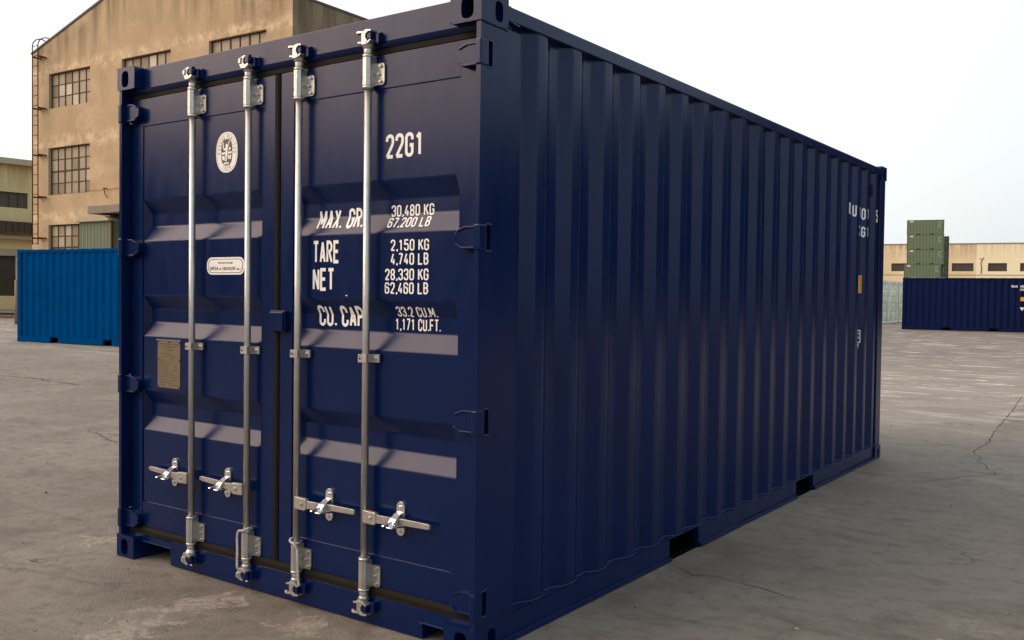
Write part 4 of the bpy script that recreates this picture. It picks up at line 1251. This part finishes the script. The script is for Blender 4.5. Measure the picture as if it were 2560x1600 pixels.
# ------------------------------------------------------------------ buildings
def wall_holes(mb, x0, x1, z0, z1, holes, y=0.0, depth=0.18, P=None):
    """wall in the local xz plane with rectangular openings and reveals of `depth` going +y"""
    P = P or (lambda x, yy, z: (x, yy, z))
    xs = sorted({x0, x1, *[h[0] for h in holes], *[h[1] for h in holes]})
    zs = sorted({z0, z1, *[h[2] for h in holes], *[h[3] for h in holes]})
    for a, b in zip(xs, xs[1:]):
        for c, d in zip(zs, zs[1:]):
            mx, mz = (a + b) / 2, (c + d) / 2
            if any(h[0] < mx < h[1] and h[2] < mz < h[3] for h in holes): continue
            mb.face([P(a, y, c), P(b, y, c), P(b, y, d), P(a, y, d)])
    for a, b, c, d in holes:
        mb.face([P(a, y, c), P(a, y + depth, c), P(a, y + depth, d), P(a, y, d)])
        mb.face([P(b, y, c), P(b, y + depth, c), P(b, y + depth, d), P(b, y, d)])
        mb.face([P(a, y, c), P(b, y, c), P(b, y + depth, c), P(a, y + depth, c)])
        mb.face([P(a, y, d), P(b, y, d), P(b, y + depth, d), P(a, y + depth, d)])
def sash_window(par, x0, x1, z0, z1, y, nx, nz, rng, heavy=()):
    mb = MB()
    t = 0.035
    mb.mi = 0
    mb.box(x0, x1, y - 0.03, y + 0.03, z1 - 0.05, z1); mb.box(x0, x1, y - 0.03, y + 0.03, z0, z0 + 0.04)
    mb.box(x0, x0 + 0.05, y - 0.03, y + 0.03, z0 + 0.04, z1 - 0.05); mb.box(x1 - 0.05, x1, y - 0.03, y + 0.03, z0 + 0.04, z1 - 0.05)
    for i in range(1, nx):
        x = x0 + (x1 - x0) * i / nx; w = 0.035 if i % 2 == 0 else 0.02
        mb.box(x - w, x + w, y - 0.022, y + 0.02, z0 + 0.04, z1 - 0.05)
    for j in range(1, nz):
        z = z0 + (z1 - z0) * j / nz; w = 0.035 if j in heavy else 0.017
        mb.box(x0 + 0.05, x1 - 0.05, y - 0.018, y + 0.018, z - w, z + w)
    fr = mb.build('window', SASH, par)
    mb = MB()
    for i in range(nx):
        for j in range(nz):
            a, b = x0 + (x1 - x0) * i / nx, x0 + (x1 - x0) * (i + 1) / nx
            c, d = z0 + (z1 - z0) * j / nz, z0 + (z1 - z0) * (j + 1) / nz
            mb.mi = rng.choices((0, 1, 2), (0.62, 0.16, 0.22))[0]
            k = rng.uniform(-0.004, 0.004)
            mb.face([(a, y + 0.005, c), (b, y + 0.005 + k, c), (b, y + 0.005, d), (a, y + 0.005 - k, d)])
    mb.build('pane', [PANE, PANE2, PANE3], fr)
    return fr

# tan gabled factory
FA = math.atan2(0.0347, 0.9994)
tan = empty('factory_building', (-40.692, 21.641, 0), FA, 'tall tan rendered factory building with a gable and rusty grid windows behind the container', 'building')
X0, X1, EV = -1.50, 16.79, 12.93
AP = (X0 + X1) / 2
holes = [(0.0, 3.41, 10.13, 11.81), (5.84, 9.34, 10.13, 11.81), (11.84, 15.31, 10.13, 11.81),
         (-0.05, 3.38, 5.95, 8.23), (5.84, 9.34, 5.95, 8.23), (11.84, 15.31, 5.95, 8.23),
         (-0.05, 3.38, 2.3, 4.5), (11.84, 15.31, 2.3, 4.5), (6.6, 9.6, 0.0, 4.6)]
mb = MB()
wall_holes(mb, X0, X1, 0, EV, holes, 0, 0.22)
mb.face([(X0, 0, EV), (X1, 0, EV), (AP, 0, EV + 0.293 * (AP - X0))])
mb.build('front_wall', TAN, tan)
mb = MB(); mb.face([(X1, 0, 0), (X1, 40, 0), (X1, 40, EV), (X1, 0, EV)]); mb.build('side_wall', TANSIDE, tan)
mb = MB(); mb.face([(X0, 0, 0), (X0, 40, 0), (X0, 40, EV), (X0, 0, EV)]); mb.build('side_wall', TAN, tan)
mb = MB()
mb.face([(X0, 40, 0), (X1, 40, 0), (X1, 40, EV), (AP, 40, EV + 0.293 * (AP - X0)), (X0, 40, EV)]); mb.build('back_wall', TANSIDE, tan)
mb = MB()
rh = 0.293 * (AP - X0)
mb.prism([(X0 - 0.03, EV + 0.01), (AP, EV + rh + 0.02), (X1 + 0.03, EV + 0.01), (X1 + 0.03, EV + 0.10), (AP, EV + rh + 0.14), (X0 - 0.03, EV + 0.10)], 'y', -0.04, 40)
mb.build('roof', ROOFM, tan)
rng = random.Random(11)
for h in holes[:3]: sash_window(tan, *h, 0.17, 6, 3, rng)
for h in holes[3:6]: sash_window(tan, *h, 0.17, 6, 4, rng, heavy=(2,))
for h in holes[6:8]: sash_window(tan, *h, 0.17, 6, 4, rng, heavy=(2,))
mb = MB(); mb.box(6.6, 9.6, 0.2, 0.24, 0, 4.6); mb.build('door', BROWN, tan)
mb = MB(); mb.box(4.95, 12.5, -1.10, 0.0, 4.78, 5.13); mb.build('canopy', CONC, tan, bevel=0.02)
mb = MB()
mb.tube([(4.75, -0.02, 6.03), (4.75, -0.12, 6.04), (4.75, -0.22, 6.02)], 0.025, 6)
mb.tube([(4.75, -0.02, 5.62), (4.75, -0.12, 5.82), (4.75, -0.16, 6.02)], 0.02, 6)
mb.build('lamp_bracket', RUST, tan)
mb = MB(); mb.tube([(2.0, -0.03, 6.05), (4.6, -0.03, 5.98), (7.2, -0.03, 6.06)], 0.007, 6); mb.build('cable', SASH, tan)

# mint hut with a bulging sheet roof under the canopy
hut = empty('storage_hut', (-40.692 + 4.0 * cos(FA) + 0.9 * sin(FA), 21.641 + 4.0 * sin(FA) - 0.9 * cos(FA), 0), FA, 'small mint green sheet metal hut with a bulging pale roof under the concrete canopy', 'hut')
mb = MB()
prf = []
for i in range(41):
    u = 2.40 * i / 40
    prf.append((u, 0.02 * sin(u * 40)))
rows = [[mb.bm.verts.new((u, y, z)) for u, y in prf] for z in (0, 4.45)]
for i in range(40): mb.bm.faces.new((rows[0][i], rows[0][i + 1], rows[1][i + 1], rows[1][i]))
mb.box(0, 0.04, 0.03, 0.88, 0, 4.45); mb.box(2.36, 2.40, 0.03, 0.88, 0, 4.45)
mb.build('wall', MINT, hut)
mb = MB()
pf = [(-0.12, 4.44), (0.0, 4.52), (0.20, 4.68), (0.45, 4.74), (1.2, 4.73), (1.9, 4.68), (2.25, 4.60), (2.45, 4.50), (2.45, 4.44)]
mb.prism(pf, 'y', -0.16, 0.87); mb.build('roof', SHEET, hut, bevel=0.03)
mb = MB(); mb.box(2.41, 2.50, -0.03, 0.06, 0, 4.45); mb.build('corner_post', RUST, hut)

# rusty roof ladder
lad = empty('roof_ladder', (-40.692 - 0.47 * cos(FA), 21.641 - 0.47 * sin(FA), 0), FA, 'thin rusty access ladder with hooped top fixed to the left corner of the tan building', 'ladder')
LY, LW = -0.42, 0.24
for s in (-1, 1):
    mb = MB()
    pts = [(s * LW, LY, 3.55), (s * LW, LY, 13.15)] + [(s * LW, LY + 0.45 - 0.45 * cos(radians(a)), 13.15 + 0.45 * sin(radians(a))) for a in range(20, 181, 20)] + [(s * LW, LY + 0.90, 12.95)]
    mb.tube(pts, 0.026, 8); mb.build('stile', RUST, lad)
for k in range(21):
    z = 3.58 + k * 0.478
    mb = MB(); mb.cyl((-LW, LY, z), (LW, LY, z), 0.018, n=8); mb.build('rung', RUST, lad)
for z in (12.64, 10.16, 7.90, 5.86, 3.86):
    mb = MB()
    for s in (-1, 1): mb.box(s * LW - 0.03, s * LW + 0.03, LY, -0.01, z - 0.035, z + 0.035)
    mb.box(-LW + 0.031, LW - 0.031, LY + 0.30, LY + 0.35, z - 0.03, z + 0.03)
    mb.build('wall_bracket', RUST, lad)

# long greenish workshop at the far left, facing right
GA = radians(87.055)
gb = empty('workshop_building', (-58.92, 28.23, 0), GA, 'long low greenish workshop with a flat roof slab at the left edge', 'building')
mb = MB()
wall_holes(mb, -14, 26, 0, 9.52, [(-9, -3.0, 6.72, 7.75), (-2.4, 1.79, 6.72, 7.75), (3.2, 7.4, 6.72, 7.75), (-4.5, 1.0, 0.88, 3.53), (3, 8, 0.88, 3.53)], 0, 0.25)
mb.build('wall', GREENWALL, gb)
mb = MB(); mb.box(-14, -13.8, 0.25, 14, 0, 9.5); mb.box(25.8, 26, 0.25, 14, 0, 9.5); mb.box(-14, 26, 14, 14.2, 0, 9.5); mb.build('wall', GREENWALL, gb)
mb = MB(); mb.box(-14.2, 26.2, -0.55, 14.3, 9.525, 9.92); mb.build('roof_slab', PALECONC, gb, bevel=0.02)
for a, b in ((-9, -3.0), (-2.4, 1.79), (3.2, 7.4)):
    mb = MB(); mb.box(a, b, 0.15, 0.19, 6.72, 7.75)
    o = mb.build('window', LOUVRE, gb)
    mb = MB()
    for k in range(1, 7): mb.box(a + (b - a) * k / 7 - 0.02, a + (b - a) * k / 7 + 0.02, 0.11, 0.149, 6.72, 7.75)
    mb.build('mullion', BROWN, o)
mb = MB()
for k in range(100):
    mb.box(-14 + k * 0.4, -14 + k * 0.4 + 0.36, -0.9, -0.82, 5.06, 5.76)
mb.box(-14, 26, -0.819, 0, 5.60, 5.72)
mb.build('canopy', BROWN, gb)
mb = MB(); mb.box(-14, 26, -0.5, 0, 4.62, 4.86); mb.build('ledge', PALECONC, gb)
mb = MB(); mb.box(-14, 26, -0.10, 0, 3.535, 3.98); mb.build('lintel', PALECONC, gb)
for a, b in ((-4.5, 1.0), (3, 8)):
    mb = MB(); mb.box(a, b, 0.15, 0.19, 2.2, 3.53); o = mb.build('shutter', BROWN, gb)
    mb = MB(); mb.box(a, b, 0.12, 0.19, 0.88, 2.199); mb.build('shutter', DKGREEN, gb)
# beam ends and planks lying in front of it
def plank_pile(loc, rz, n, mats, label, seed):
    q = random.Random(seed)
    root = empty('timber_pile', loc, rz, label, 'timber')
    for k in range(n):
        mb = MB()
        l = q.uniform(1.6, 2.9); y = q.uniform(-0.5, 0.5); a = q.uniform(-0.12, 0.12)
        mb.box(-l / 2, l / 2, -0.07, 0.07, 0, 0.06)
        o = mb.build('plank', q.choice(mats), root, loc=(q.uniform(-0.4, 0.4), y, 0.062 * (k % 3) + 0.001), rot=(0, 0, a))
    return root
plank_pile((-38.6, 18.5, 0), 0.35, 7, [WOOD, SHEET], 'pale loose planks lying on the ground left of the blue container', 4)
plank_pile((-43.2, 21.0, 0), 0.6, 6, [DARKWOOD, WOOD], 'dark loose timber lying near the green workshop foot', 6)
mb = MB(); mb.cyl((0, 0, 0), (0, 0, 1.72), 0.055, n=12); mb.box(-0.10, 0.10, -0.10, 0.10, 0, 0.02)
tag(mb.build('bollard', flat("faded_yellow_paint", (0.30, 0.19, 0.09, 1), 0.7), loc=(-32.4, 15.85, 0)), 'thin faded yellow post standing at the left end of the blue container', 'post')

# cream warehouse behind the green stack
wa = math.atan2(0.16606, 0.98611)
wh = empty('warehouse', (-45.02, 195.565, 0), wa, 'long cream warehouse with a row of dark louvred windows behind the green stack', 'building')
wins = [(-9.5, -5.9), (1.07, 4.72), (6.5, 10.1), (12.06, 15.88), (18.36, 21.62), (23.81, 27.2), (29.4, 32.8), (35.0, 38.4)]
holes = [(a, b, 6.97, 8.54) for a, b in wins]
mb = MB(); wall_holes(mb, -30, 16.33, 0, 12.25, [h for h in holes if h[1] < 16.3], 0, 0.4); mb.build('front_wall', CREAM, wh)
mb = MB(); wall_holes(mb, 16.33, 60, 0, 12.25, [h for h in holes if h[1] > 16.4], 0, 0.4); mb.build('front_wall', PALECREAM, wh)
mb = MB(); mb.box(-30, -29.7, 0.4, 30, 0, 12.2); mb.box(59.7, 60, 0.4, 30, 0, 12.2); mb.box(-30, 60, 30, 30.3, 0, 12.2); mb.build('wall', CREAM, wh)
mb = MB(); mb.box(-30.1, 60.1, -0.12, 30.4, 12.255, 12.42); mb.build('roof', CONC, wh)
mb = MB(); mb.box(-30, 60, -0.06, 0, 6.20, 6.30); mb.build('string_course', CONC, wh)
for a, b in wins:
    mb = MB(); mb.box(a, b, 0.25, 0.32, 6.97, 8.54); o = mb.build('window', LOUVRE, wh)
    mb = MB()
    for k in range(1, 9): mb.box(a + (b - a) * k / 9 - 0.04, a + (b - a) * k / 9 + 0.04, 0.19, 0.249, 6.97, 8.54)
    mb.build('mullion', BROWN, o)
mb = MB(); mb.tube([(17.2, -0.05, 6.5), (17.25, -0.05, 8.0), (17.1, -0.05, 8.3), (17.3, -0.05, 9.2), (17.6, -0.05, 9.6)], 0.07, 6); mb.tube([(17.3, -0.05, 9.2), (16.9, -0.05, 9.5)], 0.05, 6); mb.build('drain_pipe', RUST, wh)

# added unseen sheds behind the camera and past the right edge, darkening the paint's reflections
CLAD = flat("blackout_cladding", (0.014, 0.013, 0.014, 1), 0.9, 0.3, 2, spec=0.05)  # near-black so the added sheds reflect as dark masses
def shed(loc, rz, L, D, H, label):
    root = empty('added_dark_shed', loc, rz, label, 'building')
    mb = MB()
    n = int(L / 0.9)
    pr = []
    for k in range(n):
        u = L * k / n; st = L / n
        pr += [(u, 0.0), (u + st * 0.45, 0.0), (u + st * 0.5, 0.06), (u + st * 0.95, 0.06)]
    pr.append((L, 0.0))
    rows = [[mb.bm.verts.new((u, y, z)) for u, y in pr] for z in (0, H)]
    for i in range(len(pr) - 1): mb.bm.faces.new((rows[0][i], rows[0][i + 1], rows[1][i + 1], rows[1][i]))
    mb.build('front_wall', CLAD, root)
    mb = MB(); mb.box(0, 0.1, 0.07, D, 0, H); mb.box(L - 0.1, L, 0.07, D, 0, H); mb.box(0, L, D, D + 0.1, 0, H); mb.build('wall', CLAD, root)
    mb = MB(); mb.prism([(-0.4, H + 0.01), (D / 2, H + 0.9), (D + 0.4, H + 0.01), (D + 0.4, H + 0.15), (D / 2, H + 1.05), (-0.4, H + 0.15)], 'x', -0.3, L + 0.3); mb.build('roof', ROOFM, root)
    return root
shed((-6.3, -70.8, 0), radians(130), 90, 14, 10.6, 'long unseen near-black shed added behind the camera to darken the door reflections')
shed((4.5, 40, 0), 0.0, 60, 16, 11.0, 'tall unseen near-black shed added past the right edge to darken the side reflections')
